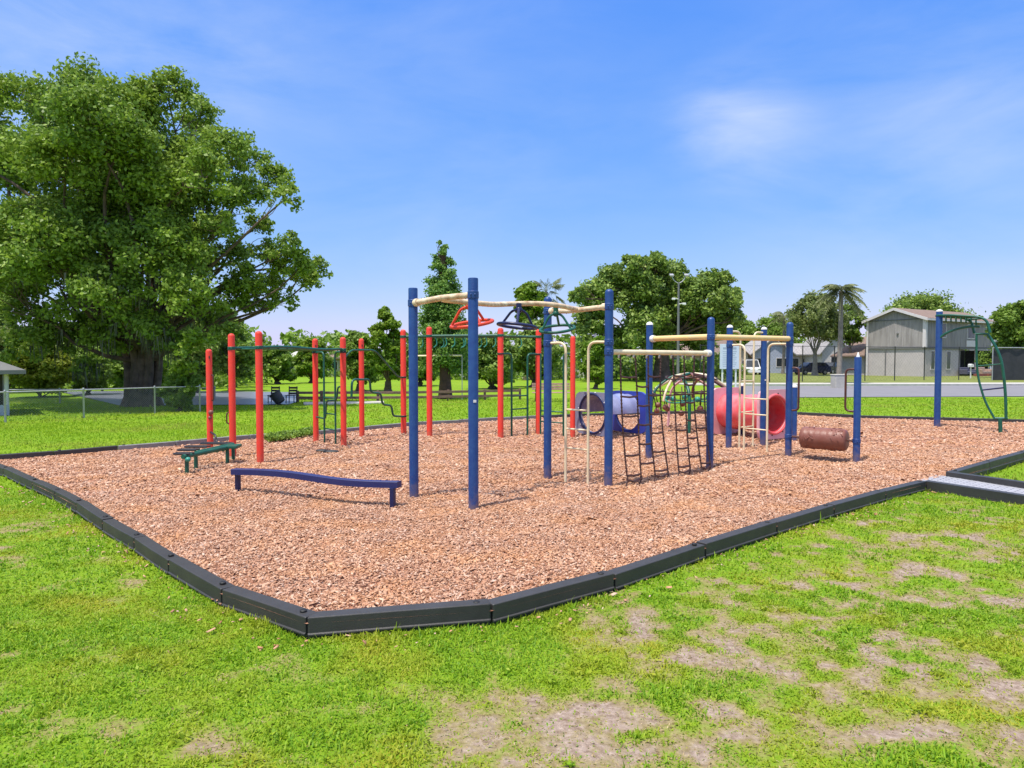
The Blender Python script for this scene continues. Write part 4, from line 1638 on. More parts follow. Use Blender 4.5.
def tree(name, label, base, lobes, trunk_r, mats, rng, leaf=0.2, per=120, nclump=11, cl=0.42, group=None, fork=None, flat=0.65, droop=0.0, limbs=True, cat='tree', twigs=True, parts=('trunk', 'crown'), fill=0.9):
    """lobes: list of (Vector centre, radius)"""
    root = thing(name, base, label, cat, group)
    base = Vector(base)
    mb_ = MB()
    zc = np.mean([c.z for c, r in lobes])
    fork = fork or (base + Vector((0, 0, (min(c.z - r for c, r in lobes) - base.z) * 0.85 + 0.25 * (zc - base.z) * 0.3)))
    fork = Vector(fork)
    pts, rad = [], []
    for i in range(9):
        t = i / 8
        pts.append(base.lerp(fork, t) + Vector((rng.normal() * 0.02, rng.normal() * 0.02, -0.15 if i == 0 else 0)))
        rad.append(trunk_r * (1 + 0.7 * math.exp(-t * 7)) * (1 - 0.25 * t))
    mb_.tube(pts, rad, 14)
    clumps = []
    for c, r in lobes:
        lp = None
        if limbs and c.z > fork.z + .5:
            lp = limb(mb_, fork - Vector((0, 0, rng.uniform(0, .25) * (fork.z - base.z))), c, trunk_r * rng.uniform(.14, .3), trunk_r * 0.05, rng)
        if rng.random() < fill:
            clumps.append((c.x, c.y, c.z, r * .8))
        u_ = unit(nclump, rng)
        u_[:, 2] = np.where(u_[:, 2] < -0.45, -u_[:, 2], u_[:, 2])
        for k_ in range(nclump):
            cc = c + Vector(u_[k_]) * r * rng.uniform(0.45, 0.95)
            clumps.append((cc.x, cc.y, cc.z, r * cl * rng.uniform(.7, 1.25)))
            if twigs and lp and k_ % 2 == 0:
                q = lp[rng.integers(max(3, len(lp) - 2), len(lp))]
                limb(mb_, q, cc, trunk_r * 0.04, trunk_r * 0.012, rng, 0.16, 5, 5)
    mb_.build(parts[0], mats[0], root)
    leaves(parts[1], clumps, per, leaf, mats[1], root, rng, flat, droop)
    return root, clumps


def px_lobes(spec, Y, rng, depth=1.0, dup=1):
    out = []
    for (x, y, r) in spec:
        rr = r * Y / FPX
        for k_ in range(dup):
            dy = rng.uniform(-1, 1) * depth
            out.append((D(x, y, Y + dy), rr))
    return out


rg_ = np.random.default_rng(11)
# ---- the big oak
OY = 28.0
ob = G(143, 406, GZ)
spec = [(20, 108, 34), (72, 96, 34), (70, 145, 48), (128, 112, 34), (168, 98, 27), (200, 118, 24), (150, 165, 44), (212, 158, 34), (246, 158, 24), (276, 180, 20),
        (242, 198, 25), (18, 190, 48), (90, 220, 48), (160, 222, 44), (203, 212, 32), (12, 268, 44), (60, 286, 40), (120, 282, 44), (180, 280, 38), (228, 262, 24),
        (262, 254, 20), (292, 252, 18), (316, 272, 15), (306, 284, 17), (282, 302, 15), (270, 290, 18), (236, 300, 24), (212, 322, 20), (168, 322, 26), (36, 332, 26), (90, 332, 24), (130, 318, 26),
        (-40, 150, 55), (-45, 250, 55), (-34, 122, 38), (185, 180, 30), (110, 190, 40), (40, 235, 40), (256, 226, 18), (246, 282, 18), (284, 200, 15), (300, 268, 16), (280, 268, 16), (258, 305, 16)]
lob = px_lobes(spec, OY, rg_, 2.6)
low = px_lobes([(60, 348, 22), (105, 342, 22), (172, 346, 20), (200, 346, 18), (140, 330, 24), (20, 352, 24), (225, 338, 16), (85, 368, 14), (185, 370, 12)], OY - 2.5, rg_, 1.5)
lob = lob + low + px_lobes([(60, 165, 40), (110, 230, 46), (150, 195, 40), (60, 270, 44), (170, 260, 40), (205, 180, 28), (120, 150, 40), (110, 300, 36), (215, 235, 26), (20, 240, 44)], OY - 3.5, rg_, 1.0)
inner = px_lobes([(60, 170, 45), (120, 200, 48), (150, 250, 42), (50, 250, 45), (190, 250, 34), (200, 150, 28), (100, 130, 38), (110, 300, 40), (20, 300, 40), (190, 300, 30)], OY, rg_, 5.0)
OAK, ocl = tree('oak_tree', 'huge spreading oak with hanging moss towering over the left side of the lawn', ob, lob + inner, 0.5, (M['bark'], M['oakleaf']), rg_, 0.16, 165, 17, 0.45, fork=ob + Vector((0.0, 0, 2.2)), flat=0.7, fill=.5)
mb = MB()
for k_ in range(7):         # buttressed stems
    a2 = k_ * 0.9
    q = ob + Vector((math.cos(a2) * .5, math.sin(a2) * .42, -0.2))
    mb.tube([q + Vector((math.cos(a2) * .15, math.sin(a2) * .15, 0)), q + Vector((0, 0, 0.6)), q + Vector((math.cos(a2 + .5) * .1, 0.1, 1.7)), ob + Vector((math.cos(a2) * .8, math.sin(a2) * .5, 3.4))], [0.26, 0.2, 0.17, 0.12], 10)
mb.build('buttress', M['bark'], OAK)
# moss hanging from the lower crown
mv, mf = [], []
for c in ocl:
    if c[2] < 5.0 and -18 < c[0] < -12.2 and rg_.random() < 0.5:
        for k_ in range(9):
            x0, y0, z0 = c[0] + rg_.normal() * .25, c[1] + rg_.normal() * .25, c[2] - c[3] * 0.3
            L = rg_.uniform(0.15, 0.8)
            w0 = rg_.uniform(0.012, 0.035)
            a2 = rg_.uniform(0, 3.14)
            dx, dy = math.cos(a2) * w0, math.sin(a2) * w0
            b0 = len(mv)
            sx, sy = rg_.normal() * .05, rg_.normal() * .05
            mv += [(x0 - dx, y0 - dy, z0), (x0 + dx, y0 + dy, z0), (x0 + dx * .3 + sx, y0 + dy * .3 + sy, z0 - L), (x0 - dx * .3 + sx, y0 - dy * .3 + sy, z0 - L)]
            mf.append((b0, b0 + 1, b0 + 2, b0 + 3))
np_mesh('hanging_moss', mv, np.array(mf), M['moss'], OAK)['kind'] = 'stuff'


def simple_tree(name, label, px, py, top, wpx, mats, trunk_r=0.2, leaf=0.25, per=110, nl=12, base_frac=0.35, Y=None, group=None, seed=1, nclump=11, cl=0.58, cat='tree', flat=0.7, squash=1.0):
    """crown of random lobes filling a measured width and height"""
    rng = np.random.default_rng(seed)
    base = G(px, py, GZ) if Y is None else Vector((D(px, 361, Y).x, Y, GZ))
    Yv = base.y
    H = D(px, top, Yv).z - GZ
    Wd = wpx * Yv / FPX
    lobes = []
    z0 = H * base_frac
    for i in range(nl):
        t = (i + 0.5) / nl
        z = z0 + (H - z0) * (0.12 + 0.76 * t)
        prof_ = math.sqrt(max(0.08, 1 - (2 * (t - 0.42)) ** 2 * 0.85)) * squash
        a2 = i * 2.399
        rr = Wd / 2 * prof_ * rng.uniform(0.25, 0.75)
        lr_ = Wd * rng.uniform(0.15, 0.23)
        lobes.append((Vector((base.x + math.cos(a2) * rr, Yv + math.sin(a2) * rr, GZ + z)), min(lr_, (H - z) * 0.95 + 0.15)))
    return tree(name, label, base, lobes, trunk_r, mats, rng, leaf, per, nclump, cl, group, flat=flat, cat=cat)


# conical tree
cb = G(446, 399, GZ)
rng = np.random.default_rng(5)
Hc = D(446, 238, cb.y).z - GZ
lobes = []
for i in range(26):
    t = i / 25
    z = Hc * (0.2 + 0.77 * t)
    w = (1.35 * (1 - t) ** 0.75 + 0.22) * (0.75 if t < .12 else 1)
    a2 = i * 2.399
    lobes.append((Vector((cb.x + math.cos(a2) * w * .55 - 0.15 * t, cb.y + math.sin(a2) * w * .55, GZ + z)), w * rng.uniform(.45, .62)))
tree('cypress_tree', 'tall narrow conical tree rising behind the two front blue posts', cb, lobes, 0.22, (M['barkred'], M['cypleaf']), rng, 0.13, 62, 18, 0.72, fork=cb + Vector((-0.1, 0, Hc * 0.9)), flat=0.6, droop=.6)

# centre oak
YC = 62.0
rng = np.random.default_rng(8)
spec = [(600, 300, 22), (590, 325, 20), (610, 345, 20), (615, 285, 20), (640, 275, 18), (640, 300, 26), (645, 330, 26), (670, 280, 20), (680, 305, 26), (690, 330, 24),
        (700, 290, 18), (715, 285, 16), (722, 305, 18), (715, 325, 20), (733, 298, 10), (630, 262, 8), (655, 266, 12), (735, 320, 10), (660, 345, 20), (590, 350, 16), (700, 345, 16), (578, 298, 10)]
lob = px_lobes(spec, YC, rng, 4.0, 2)
base = Vector((D(662, 361, YC).x, YC, GZ))
tree('oak_tree', 'broad dark green oak in the middle distance behind the chain net', base, lob, 0.75, (M['bark'], M['darkleaf']), rng, 0.32, 95, 20, 0.42, fork=base + Vector((0, 0, 3.0)), flat=0.7)

simple_tree('leafy_tree', 'small bright green tree behind the red posts left of the conical tree', 388, 393.5, 303, 42, (M['bark'], M['brightleaf']), 0.22, 0.2, 110, 13, 0.07, seed=21)
simple_tree('leafy_tree', 'low bright green tree against the pond bank behind the third red pair', 360, 391, 330, 50, (M['bark'], M['midleaf']), 0.25, 0.22, 100, 12, 0.07, seed=22)
simple_tree('leafy_tree', 'dark rounded tree behind the red posts right of the conical tree', 492, 389, 335, 62, (M['bark'], M['darkleaf']), 0.3, 0.24, 120, 14, 0.07, seed=23)
simple_tree('leafy_tree', 'dark green tree behind the green overhead wheel', 535, 387, 318, 58, (M['bark'], M['darkleaf']), 0.3, 0.26, 120, 14, 0.07, seed=24)
simple_tree('leafy_tree', 'tall pale-topped tree behind the navy overhead wheel', 527, 380, 281, 40, (M['bark'], M['brightleaf']), 0.25, 0.3, 90, 12, 0.5, seed=25)
simple_tree('leafy_tree', 'mid green tree filling the gap left of the conical tree trunk', 420, 386, 345, 48, (M['bark'], M['midleaf']), 0.25, 0.26, 100, 12, 0.07, seed=26)
simple_tree('round_shrub', 'round bright shrub beside the tall blue post above the grey tunnel', 596, 389, 336, 36, (M['bark'], M['brightleaf']), 0.15, 0.2, 120, 12, 0.04, seed=27, cat='shrub')
simple_tree('leafy_tree', 'bright green tree left of the tall palm above the parked cars', 815, 375.5, 294, 72, (M['palmbark'], M['paleleaf']), 0.3, 0.36, 70, 15, 0.4, seed=28, Y=84)
simple_tree('leafy_tree', 'yellowish tree directly left of the palm trunk', 850, 375, 305, 36, (M['palmbark'], M['midleaf']), 0.25, 0.36, 70, 10, 0.4, seed=29, Y=88)
simple_tree('leafy_tree', 'green tree behind the cream ladders above the grey houses', 772, 372.5, 316, 60, (M['bark'], M['midleaf']), 0.3, 0.4, 100, 14, 0.07, seed=30, Y=112)
simple_tree('leafy_tree', 'green tree far back between the broad oak and the cream ladders', 738, 371.5, 322, 50, (M['bark'], M['midleaf']), 0.3, 0.42, 100, 12, 0.07, seed=31, Y=118)
simple_tree('banyan_tree', 'wide dome-topped tree behind the grey two-storey house', 918, 370.5, 294, 108, (M['bark'], M['darkleaf']), 0.6, 0.5, 150, 20, 0.07, seed=32, Y=125, squash=1.1)
simple_tree('leafy_tree', 'dark bushy tree at the right edge beside the pale blue house', 1016, 377, 303, 66, (M['bark'], M['midleaf']), 0.35, 0.36, 110, 16, 0.07, seed=33, Y=72)
# behind the left lawn
simple_tree('leafy_bush', 'yellow-green bush beside the grey shelter at the left edge', 40, 397, 345, 64, (M['bark'], M['yellowleaf']), 0.15, 0.17, 120, 14, 0.05, seed=41, cat='bush')
simple_tree('leafy_bush', 'pale bush behind the shelter roof at the left edge', 8, 393, 330, 56, (M['bark'], M['paleleaf']), 0.15, 0.2, 110, 12, 0.05, seed=42, cat='bush')
simple_tree('leafy_bush', 'green bush in shade just left of the big oak trunk', 88, 395, 348, 50, (M['bark'], M['midleaf']), 0.15, 0.18, 110, 12, 0.05, seed=43, cat='bush')
simple_tree('leafy_bush', 'leafy bush growing through the fence just right of the big oak trunk', 180, 411, 372, 44, (M['bark'], M['midleaf']), 0.1, 0.13, 130, 12, 0.03, seed=44, cat='bush')
simple_tree('leafy_tree', 'dark thicket tree behind the fence between the big oak and the leftmost red post', 196, 393, 300, 56, (M['bark'], M['darkleaf']), 0.2, 0.2, 110, 14, 0.07, seed=45)
simple_tree('leafy_tree', 'dark thicket tree behind the two tall left red posts', 232, 391, 308, 50, (M['bark'], M['darkleaf']), 0.2, 0.22, 100, 13, 0.07, seed=46)
simple_tree('leafy_tree', 'olive green tree on the pond bank right of the leftmost red trio', 277, 384, 346, 40, (M['bark'], M['midleaf']), 0.25, 0.28, 80, 11, 0.07, seed=47)
simple_tree('leafy_tree', 'bright tree on the far pond bank behind the red pair with the green ladder', 312, 383, 340, 44, (M['bark'], M['brightleaf']), 0.25, 0.3, 80, 11, 0.07, seed=48)
simple_tree('leafy_tree', 'shaded tree behind the left side of the big oak', -10, 390, 270, 90, (M['bark'], M['darkleaf']), 0.3, 0.24, 130, 16, 0.07, seed=49)
simple_tree('leafy_tree', 'shaded tree directly behind the big oak trunk', 130, 388, 300, 84, (M['bark'], M['darkleaf']), 0.3, 0.26, 120, 16, 0.07, seed=50)

# far wood that closes the horizon
rng = np.random.default_rng(77)
cl_ = []
for i in range(420):
    px = rng.uniform(-500, 1500)
    Y = rng.uniform(150, 190)
    q = D(px, 361, Y)
    hh = 6 + 4 * vnoise(px * 0.02, 3.3, 5)
    for z in (1.2, hh * .5, hh * .85):
        cl_.append((q.x + rng.normal() * 2, Y + rng.normal() * 3, z, rng.uniform(1.8, 3.0)))
tag(leaves('far_wood', cl_, 40, 1.3, M['midleaf'], None, rng, 0.8), 'low belt of distant trees closing the horizon', 'far wood', kind='stuff')


# shrubs along the far bank
rng = np.random.default_rng(78)
cl_ = []
for i in range(520):
    px = rng.uniform(-250, 735)
    Y = rng.uniform(64, 84)
    if 225 < px < 352 and Y < 76:
        continue
    q = D(px, 361, Y)
    hh = 0.8 + 2.9 * vnoise(px * 0.035, 7.3, 9)
    for z in (.3, hh * .45, hh * .9):
        cl_.append((q.x + rng.normal() * .6, Y + rng.normal(), z, rng.uniform(.6, 1.15)))
for i in range(230):
    px = rng.uniform(-260, 250)
    Y = rng.uniform(44, 58)
    q = D(px, 361, Y)
    hh = 3.2 + 3.4 * vnoise(px * 0.03, 1.3, 19)
    for z in (.3, hh * .3, hh * .6, hh * .95):
        cl_.append((q.x + rng.normal() * .6, Y + rng.normal(), z, rng.uniform(.6, 1.05)))
tag(leaves('bank_thicket', cl_, 34, .42, M['midleaf'], None, rng, 0.85), 'thick belt of shrubs on the far bank beyond the lawn', 'thicket', kind='stuff')


# ---- palms
def palm(name, label, base, top_z, tr, fl, nf, mats, seed, fan=False):
    rng = np.random.default_rng(seed)
    root = thing(name, base, label, 'palm tree')
    base = Vector(base)
    pts = [base + Vector((0.25 * math.sin(t * 2.2) * 0.4, 0, (top_z - base.z) * t - (0.1 if t == 0 else 0))) for t in np.linspace(0, 1, 12)]
    mb_ = MB()
    mb_.tube(pts, [tr * (1.35 if i == 0 else 1 - 0.25 * i / 11) * (1 + 0.05 * (i % 2)) for i in range(12)], 10)
    mb_.build('trunk', mats[0], root)
    tp = pts[-1]
    V_, F_ = [], []
    for i in range(nf):
        a2 = i * 2.399
        el = rng.uniform(-0.7, 1.25)
        L = fl * rng.uniform(.8, 1.1)
        u_ = Vector((math.cos(a2), math.sin(a2), 0))
        sd_ = Vector((-u_.y, u_.x, 0))
        n_ = 16
        prev = None
        for k_ in range(n_ + 1):
            t = k_ / n_
            q = tp + u_ * (L * t * math.cos(el * (1 - .3 * t))) + Vector((0, 0, L * (math.sin(el) * t - 0.62 * t * t * (1.1 if not fan else .5))))
            if prev is not None:
                b0 = len(V_)
                V_ += [tuple(prev - sd_ * .02), tuple(prev + sd_ * .02), tuple(q + sd_ * .015), tuple(q - sd_ * .015)]
                F_.append((b0, b0 + 1, b0 + 2, b0 + 3))
            if k_ >= (9 if fan else 3):
                ll = fl * (0.26 if not fan else .34) * math.sin(math.pi * (0.15 + 0.8 * t)) * rng.uniform(.8, 1.15)
                for s_ in (-1, 1):
                    e = q + sd_ * s_ * ll * .75 + u_ * ll * .45 + Vector((0, 0, -ll * rng.uniform(.35, .75)))
                    w_2 = u_ * fl * 0.03
                    b0 = len(V_)
                    V_ += [tuple(q - w_2), tuple(q + w_2), tuple(e + w_2 * .3), tuple(e - w_2 * .3)]
                    F_.append((b0, b0 + 1, b0 + 2, b0 + 3))
            prev = q
    np_mesh('crown', V_, np.array(F_), mats[1], root)
    return root


pb = G(838.5, 384, GZ)
palm('palm_tree', 'tall slender palm with drooping grey-green fronds left of the two-storey house', pb, D(838, 291, pb.y).z, 0.2, 2.1, 40, (M['palmbark'], M['frond']), 3)
pb = Vector((D(545, 361, 70).x, 70, GZ))
palm('palm_tree', 'palm with a bushy round head beyond the third blue post', pb, D(545, 292, 70).z, 0.25, 2.2, 34, (M['palmbark'], M['frond']), 4, True)
pb = Vector((D(783, 361, 95).x, 95, GZ))
palm('palm_tree', 'half-hidden palm among the trees above the cream ladders', pb, D(783, 316, 95).z, 0.2, 2.3, 22, (M['palmbark'], M['frond']), 6)

# weeds spilling over the far border
rng = np.random.default_rng(12)
cl_ = []
for i in range(60):
    px = rng.uniform(268, 318)
    q = G(px, 440 - (px - 268) * 0.16 - rng.uniform(-1.5, 3.5), 0.05)
    cl_.append((q.x, q.y, 0.08, rng.uniform(.08, .16)))
tag(leaves('creeping_weeds', cl_, 60, 0.07, M['midleaf'], None, rng, 0.5), 'green weeds creeping over the far border timbers', 'weeds', kind='stuff')


# ================================================================== FENCES
def chain_fence(label, pts, h, gap, mats, mesh=True, pr=0.03, sp=0.075, name='chain_link_fence', zb=GZ, wire=0.0035):
    pts = [Vector((p_[0], p_[1], zb)) for p_ in pts]
    root = thing(name, pts[0], label, 'fence')
    rail = MB()
    rail.tube([q + Vector((0, 0, h)) for q in pts], 0.022, 8)
    rail.build('top_rail', mats[0], root)
    mv_, mf_ = [], []
    for a_, b2 in zip(pts[:-1], pts[1:]):
        L = (b2 - a_).length
        d_ = (b2 - a_) / L
        n_ = max(1, round(L / gap))
        for i in range(n_ + (1 if b2 is pts[-1] else 0)):
            q = a_ + d_ * (L * i / n_)
            mb_ = MB()
            mb_.lathe(q, [(pr, -0.2), (pr, h + 0.02), (pr * 1.15, h + 0.03), (pr * .6, h + 0.07)], 8)
            mb_.build('fence_post', mats[0], root)
        if mesh:
            nd2 = Vector((-d_.y, d_.x, 0))
            s_ = -h
            while s_ < L:
                for sg in (1, -1):
                    x0, x1 = s_, s_ + h
                    z0, z1 = (0, h) if sg > 0 else (h, 0)
                    c0, c1 = max(0, x0), min(L, x1)
                    if c1 <= c0:
                        continue
                    zz0 = z0 + (z1 - z0) * (c0 - x0) / h
                    zz1 = z0 + (z1 - z0) * (c1 - x0) / h
                    p0_, p1_ = a_ + d_ * c0 + Vector((0, 0, zz0 + .02)), a_ + d_ * c1 + Vector((0, 0, zz1 + .02))
                    o_ = Vector((0, 0, wire))
                    e_ = nd2 * wire
                    b0 = len(mv_)
                    mv_ += [tuple(p0_ - o_), tuple(p0_ + o_ * .5 + e_), tuple(p0_ + o_ * .5 - e_), tuple(p1_ - o_), tuple(p1_ + o_ * .5 + e_), tuple(p1_ + o_ * .5 - e_)]
                    mf_ += [(b0, b0 + 1, b0 + 4, b0 + 3), (b0 + 1, b0 + 2, b0 + 5, b0 + 4), (b0 + 2, b0, b0 + 3, b0 + 5)]
                s_ += sp
    if mesh:
        np_mesh('wire_mesh', mv_, np.array(mf_), mats[1], root)
    return root


f0, f1, f2 = gp(-120, 426.5), gp(84, 418), gp(155, 413.5)
f3 = gp(200, 411.5)
chain_fence('galvanised chain-link fence in front of the big oak at the left', [f0, gp(5.5, 422.5), f1, f2, f3], 0.9, 2.6, (M['steel'], M['wire']))
chain_fence('second chain-link fence standing farther back behind the big oak trunk', [gp(-60, 404.5), gp(60, 403.5), gp(140, 402), gp(215, 401)], 0.6, 2.2, (M['steel'], M['wire']), sp=0.09)
chain_fence('tall thin-posted chain-link fence along the pavement before the two-storey house', [gp(700, 383.2), gp(894.5, 381), gp(924, 380.5), gp(1060, 380), gp(1250, 380)], 3.1, 3.5, (M['darkwire'], M['darkwire']), pr=0.045, sp=0.35, wire=0.004)

# dark screened fence at right
q0, q1 = Vector((D(992, 361, 63).x, 63, GZ)), Vector((D(1150, 361, 66).x, 66, GZ))
SF = thing('screen_fence', q0, 'dark screened fence below the bushy tree at the right edge', 'fence')
d_ = (q1 - q0)
mb = MB()
n_ = 40
vs, fs = [], []
nv = Vector((-d_.y, d_.x, 0)).normalized()
for i in range(n_ + 1):
    q = q0 + d_ * i / n_ + nv * 0.05 * math.sin(i * 1.3)
    vs += [q, q + Vector((0, 0, 2.95)), q + nv * .02, q + nv * .02 + Vector((0, 0, 2.95))]
for i in range(n_):
    b0 = i * 4
    fs += [(b0, b0 + 4, b0 + 5, b0 + 1), (b0 + 2, b0 + 3, b0 + 7, b0 + 6), (b0 + 1, b0 + 5, b0 + 7, b0 + 3)]
mb.add(vs, fs)
mb.build('screen', M['shade'], SF)
tube(SF, 'top_rail', [q0 + Vector((0, -.08, 3.05)), q1 + Vector((0, -.08, 3.05))], 0.05, M['steel'])
for i in range(5):
    q = q0.lerp(q1, i / 4) + Vector((0, -.08, 0))
    tube(SF, 'fence_post', [q + Vector((0, 0, -.2)), q + Vector((0, 0, 3.1))], 0.05, M['steel'])

# low wooden rail fence by the pond
w0, w1, w2, w3 = gp(297, 402.3), gp(345, 402.2), gp(410, 401.8), gp(520, 399.5)
wp = [Vector((*q, GZ)) for q in (w0, w1, w2, w3)]
WF = thing('rail_fence', wp[0], 'low brown wooden rail fence along the far edge of the left lawn', 'fence')
for a_, b2 in zip(wp[:-1], wp[1:]):
    for z in (0.42, 0.2):
        mb = MB()
        d_ = (b2 - a_)
        c = (a_ + b2) / 2
        mb.box((c.x, c.y, GZ + z), (d_.length, 0.05, 0.11), math.atan2(d_.y, d_.x), 0.006)
        mb.build('rail', M['oldwood'], WF)
    n_ = max(2, int(d_.length / 1.4))
    for i in range(n_ + 1):
        q = a_.lerp(b2, i / n_)
        mb = MB()
        mb.box((q.x, q.y + 0.085, GZ + 0.2), (0.11, 0.11, 0.62), 0, 0.008)
        mb.build('fence_post', M['oldwood'], WF)

# ================================================================== FURNITURE
bc = G(551, 401.5, GZ)
BN = thing('park_bench', bc, 'pale slatted bench on the far grass behind the red posts', 'bench')
bw = 38 * bc.y / FPX
for nm, cells in (('backrest', [(0.20, 0.58 + .11 * i, .02) for i in range(3)]), ('seat', [(-0.18 + .12 * i, 0.42, 0) for i in range(4)])):
    mb = MB()
    for (yo, z, _) in cells:
        mb.box((bc.x, bc.y + yo, GZ + z - .02), (bw, 0.035 if nm == 'backrest' else .1, 0.085 if nm == 'backrest' else 0.035), 0, 0.006)
    mb.build(nm, M['pinkwood'], BN)
for s_ in (-1, 1):
    mb = MB()
    x = bc.x + s_ * bw * .4
    mb.tube([(x, bc.y - .18, GZ - .1), (x, bc.y - .16, GZ + .38)], 0.028, 8)
    mb.tube([(x, bc.y + .28, GZ - .1), (x, bc.y + .18, GZ + .38), (x, bc.y + .245, GZ + .84)], 0.028, 8)
    mb.tube([(x, bc.y - .18, GZ + .37), (x, bc.y + .2, GZ + .37)], 0.024, 8)
    mb.build('leg', M['blackpipe'], BN)

for i, (x, lab) in enumerate(((273.7, 'dark slatted chair left of the tilted barrel by the pond'), (291.5, 'dark slatted chair right of the tilted barrel by the pond'))):
    c = G(x, 403, GZ)
    CH = thing('slatted_chair', c, lab, 'chair', 'slatted chairs by the pond')
    mb = MB()
    for z in (0.62, 0.5, 0.38):
        mb.box((c.x, c.y + .2 + (z - .4) * .3, GZ + z + 0.03), (0.38, .025, .085), None, .004)
    mb.build('backrest', M['darkwood'], CH)
    mb = MB()
    for k_ in range(4):
        mb.box((c.x, c.y - .18 + k_ * .11, GZ + .34), (0.4, .09, .025), None, .004)
    mb.build('seat', M['darkwood'], CH)
    for sx in (-1, 1):
        for sy, zt in ((-1, .33), (1, .72)):
            mb = MB()
            mb.tube([(c.x + sx * .17, c.y + sy * .2, GZ - .1), (c.x + sx * .17, c.y + sy * .18 + (.06 if sy > 0 else 0), GZ + zt)], 0.022, 6)
            mb.build('leg', M['darkwood'], CH)

c = G(283.5, 404.5, GZ)
BR_ = thing('barrel', c, 'dark barrel tilted over between the two slatted chairs by the pond', 'barrel')
T = Matrix.Rotation(R(-35), 4, 'Y')
mb = MB()
mb.lathe((c.x - .1, c.y, GZ + .08), [(.16, 0), (.2, .02), (.22, .15), (.21, .16), (.235, .3), (.225, .32), (.24, .46), (.22, .47), (.2, .3), (.17, .06)], 18, T)
mb.build('body', M['black'], BR_)
mb = MB()
mb.tube([T @ Vector((.245 * math.cos(t), .245 * math.sin(t), .46)) + Vector((c.x - .1, c.y, GZ + .08)) for t in np.linspace(0, 6.283, 25)[:-1]], 0.02, 8, closed=True)
mb.build('rim', M['blackpipe'], BR_)

# pipe frame behind the red rings
q = G(419, 400, GZ)
PF = thing('pipe_frame', q, 'thin cream pipe frame standing on the grass beside the conical tree', 'pipe frame')
a_, b2 = D(416, 356, q.y), D(462, 355.5, q.y)
tube(PF, 'crossbar', [a_, b2], 0.045, M['cream'])
for v in (a_, b2):
    tube(PF, 'leg', [v, Vector((v.x, v.y, GZ - .1))], 0.022, M['steel'])

# notice board
q = G(732, 392, GZ)
NB = thing('notice_board', q, 'pale blue-white notice board on two posts behind the cream ladders', 'notice board')
tl, br2 = D(720, 344, q.y), D(739, 369, q.y)
cx, cz, ww, hh = (tl.x + br2.x) / 2, (tl.z + br2.z) / 2, br2.x - tl.x, tl.z - br2.z
mb = MB()
mb.box((cx, q.y, cz), (ww, .05, hh), 0, .008)
mb.build('panel', M['board'], NB)
mb = MB()
mb.box((cx, q.y - .028, cz + hh * .33), (ww * .7, .004, hh * .08))
for i in range(9):
    mb.box((cx - ww * .02 * (i % 3), q.y - .028, cz + hh * (.2 - .075 * i)), (ww * (.74 - .06 * (i % 3)), .004, hh * .018))
mb.build('print', M['text'], NB)
for s_ in (-.35, .35):
    mb = MB()
    mb.box((cx + ww * s_, q.y + .06, (cz + GZ) / 2), (.09, .06, cz - GZ + hh * .8), 0, .006)
    mb.build('post', M['white'], NB)

# light pole
pq = Vector((D(678, 361, 54).x, 54, GZ))
LP = thing('light_pole', pq, 'tall grey concrete light pole in front of the broad oak', 'light pole')
zt = D(678, 281, 54).z
mb = MB()
mb.tube([pq + Vector((0, 0, -.2)), pq + Vector((0, 0, zt * .5)), pq + Vector((0, 0, zt))], [.12, .10, .07], 10)
mb.build('pole', M['darktrim'], LP)
mb = MB()
for s_ in (-1, 1):
    mb.tube(fillet([pq + Vector((0, 0, zt - .1)), pq + Vector((s_ * .35, 0, zt + .1)), pq + Vector((s_ * .55, 0, zt + .45))], .15), .04, 8)
mb.build('arm', M['steel'], LP)
for s_ in (-1, 1):
    mb = MB()
    mb.box(pq + Vector((s_ * .58, -.1, zt + .55)), (.32, .4, .14), Matrix.Rotation(R(25), 4, 'X'), .03)
    mb.build('floodlight', M['steel'], LP)
for z, s_ in ((D(678, 298, 54).z, -1), (D(678, 303, 54).z, 1)):
    mb = MB()
    mb.tube([pq + Vector((0, -.05, z)), pq + Vector((s_ * .35, -.1, z + .08))], .03, 8)
    mb.box(pq + Vector((s_ * .42, -.12, z + .02)), (.26, .2, .16), 0, .03)
    mb.build('fixture', M['white'], LP)

# concrete block at the palm
q = G(838.5, 388.3, GZ)
mb = MB()
bs = 12 * q.y / FPX
mb.box((q.x, q.y, GZ + .42), (bs, bs * .8, .9), 0.1, .05)
mb.box((q.x, q.y, GZ + .9), (bs * 1.06, bs * .86, .08), 0.1, .03)
tag(mb.build('concrete_block', M['concrete'], origin=(q.x, q.y, GZ)), 'weathered beige concrete block on the pavement at the foot of the palm', 'concrete block')


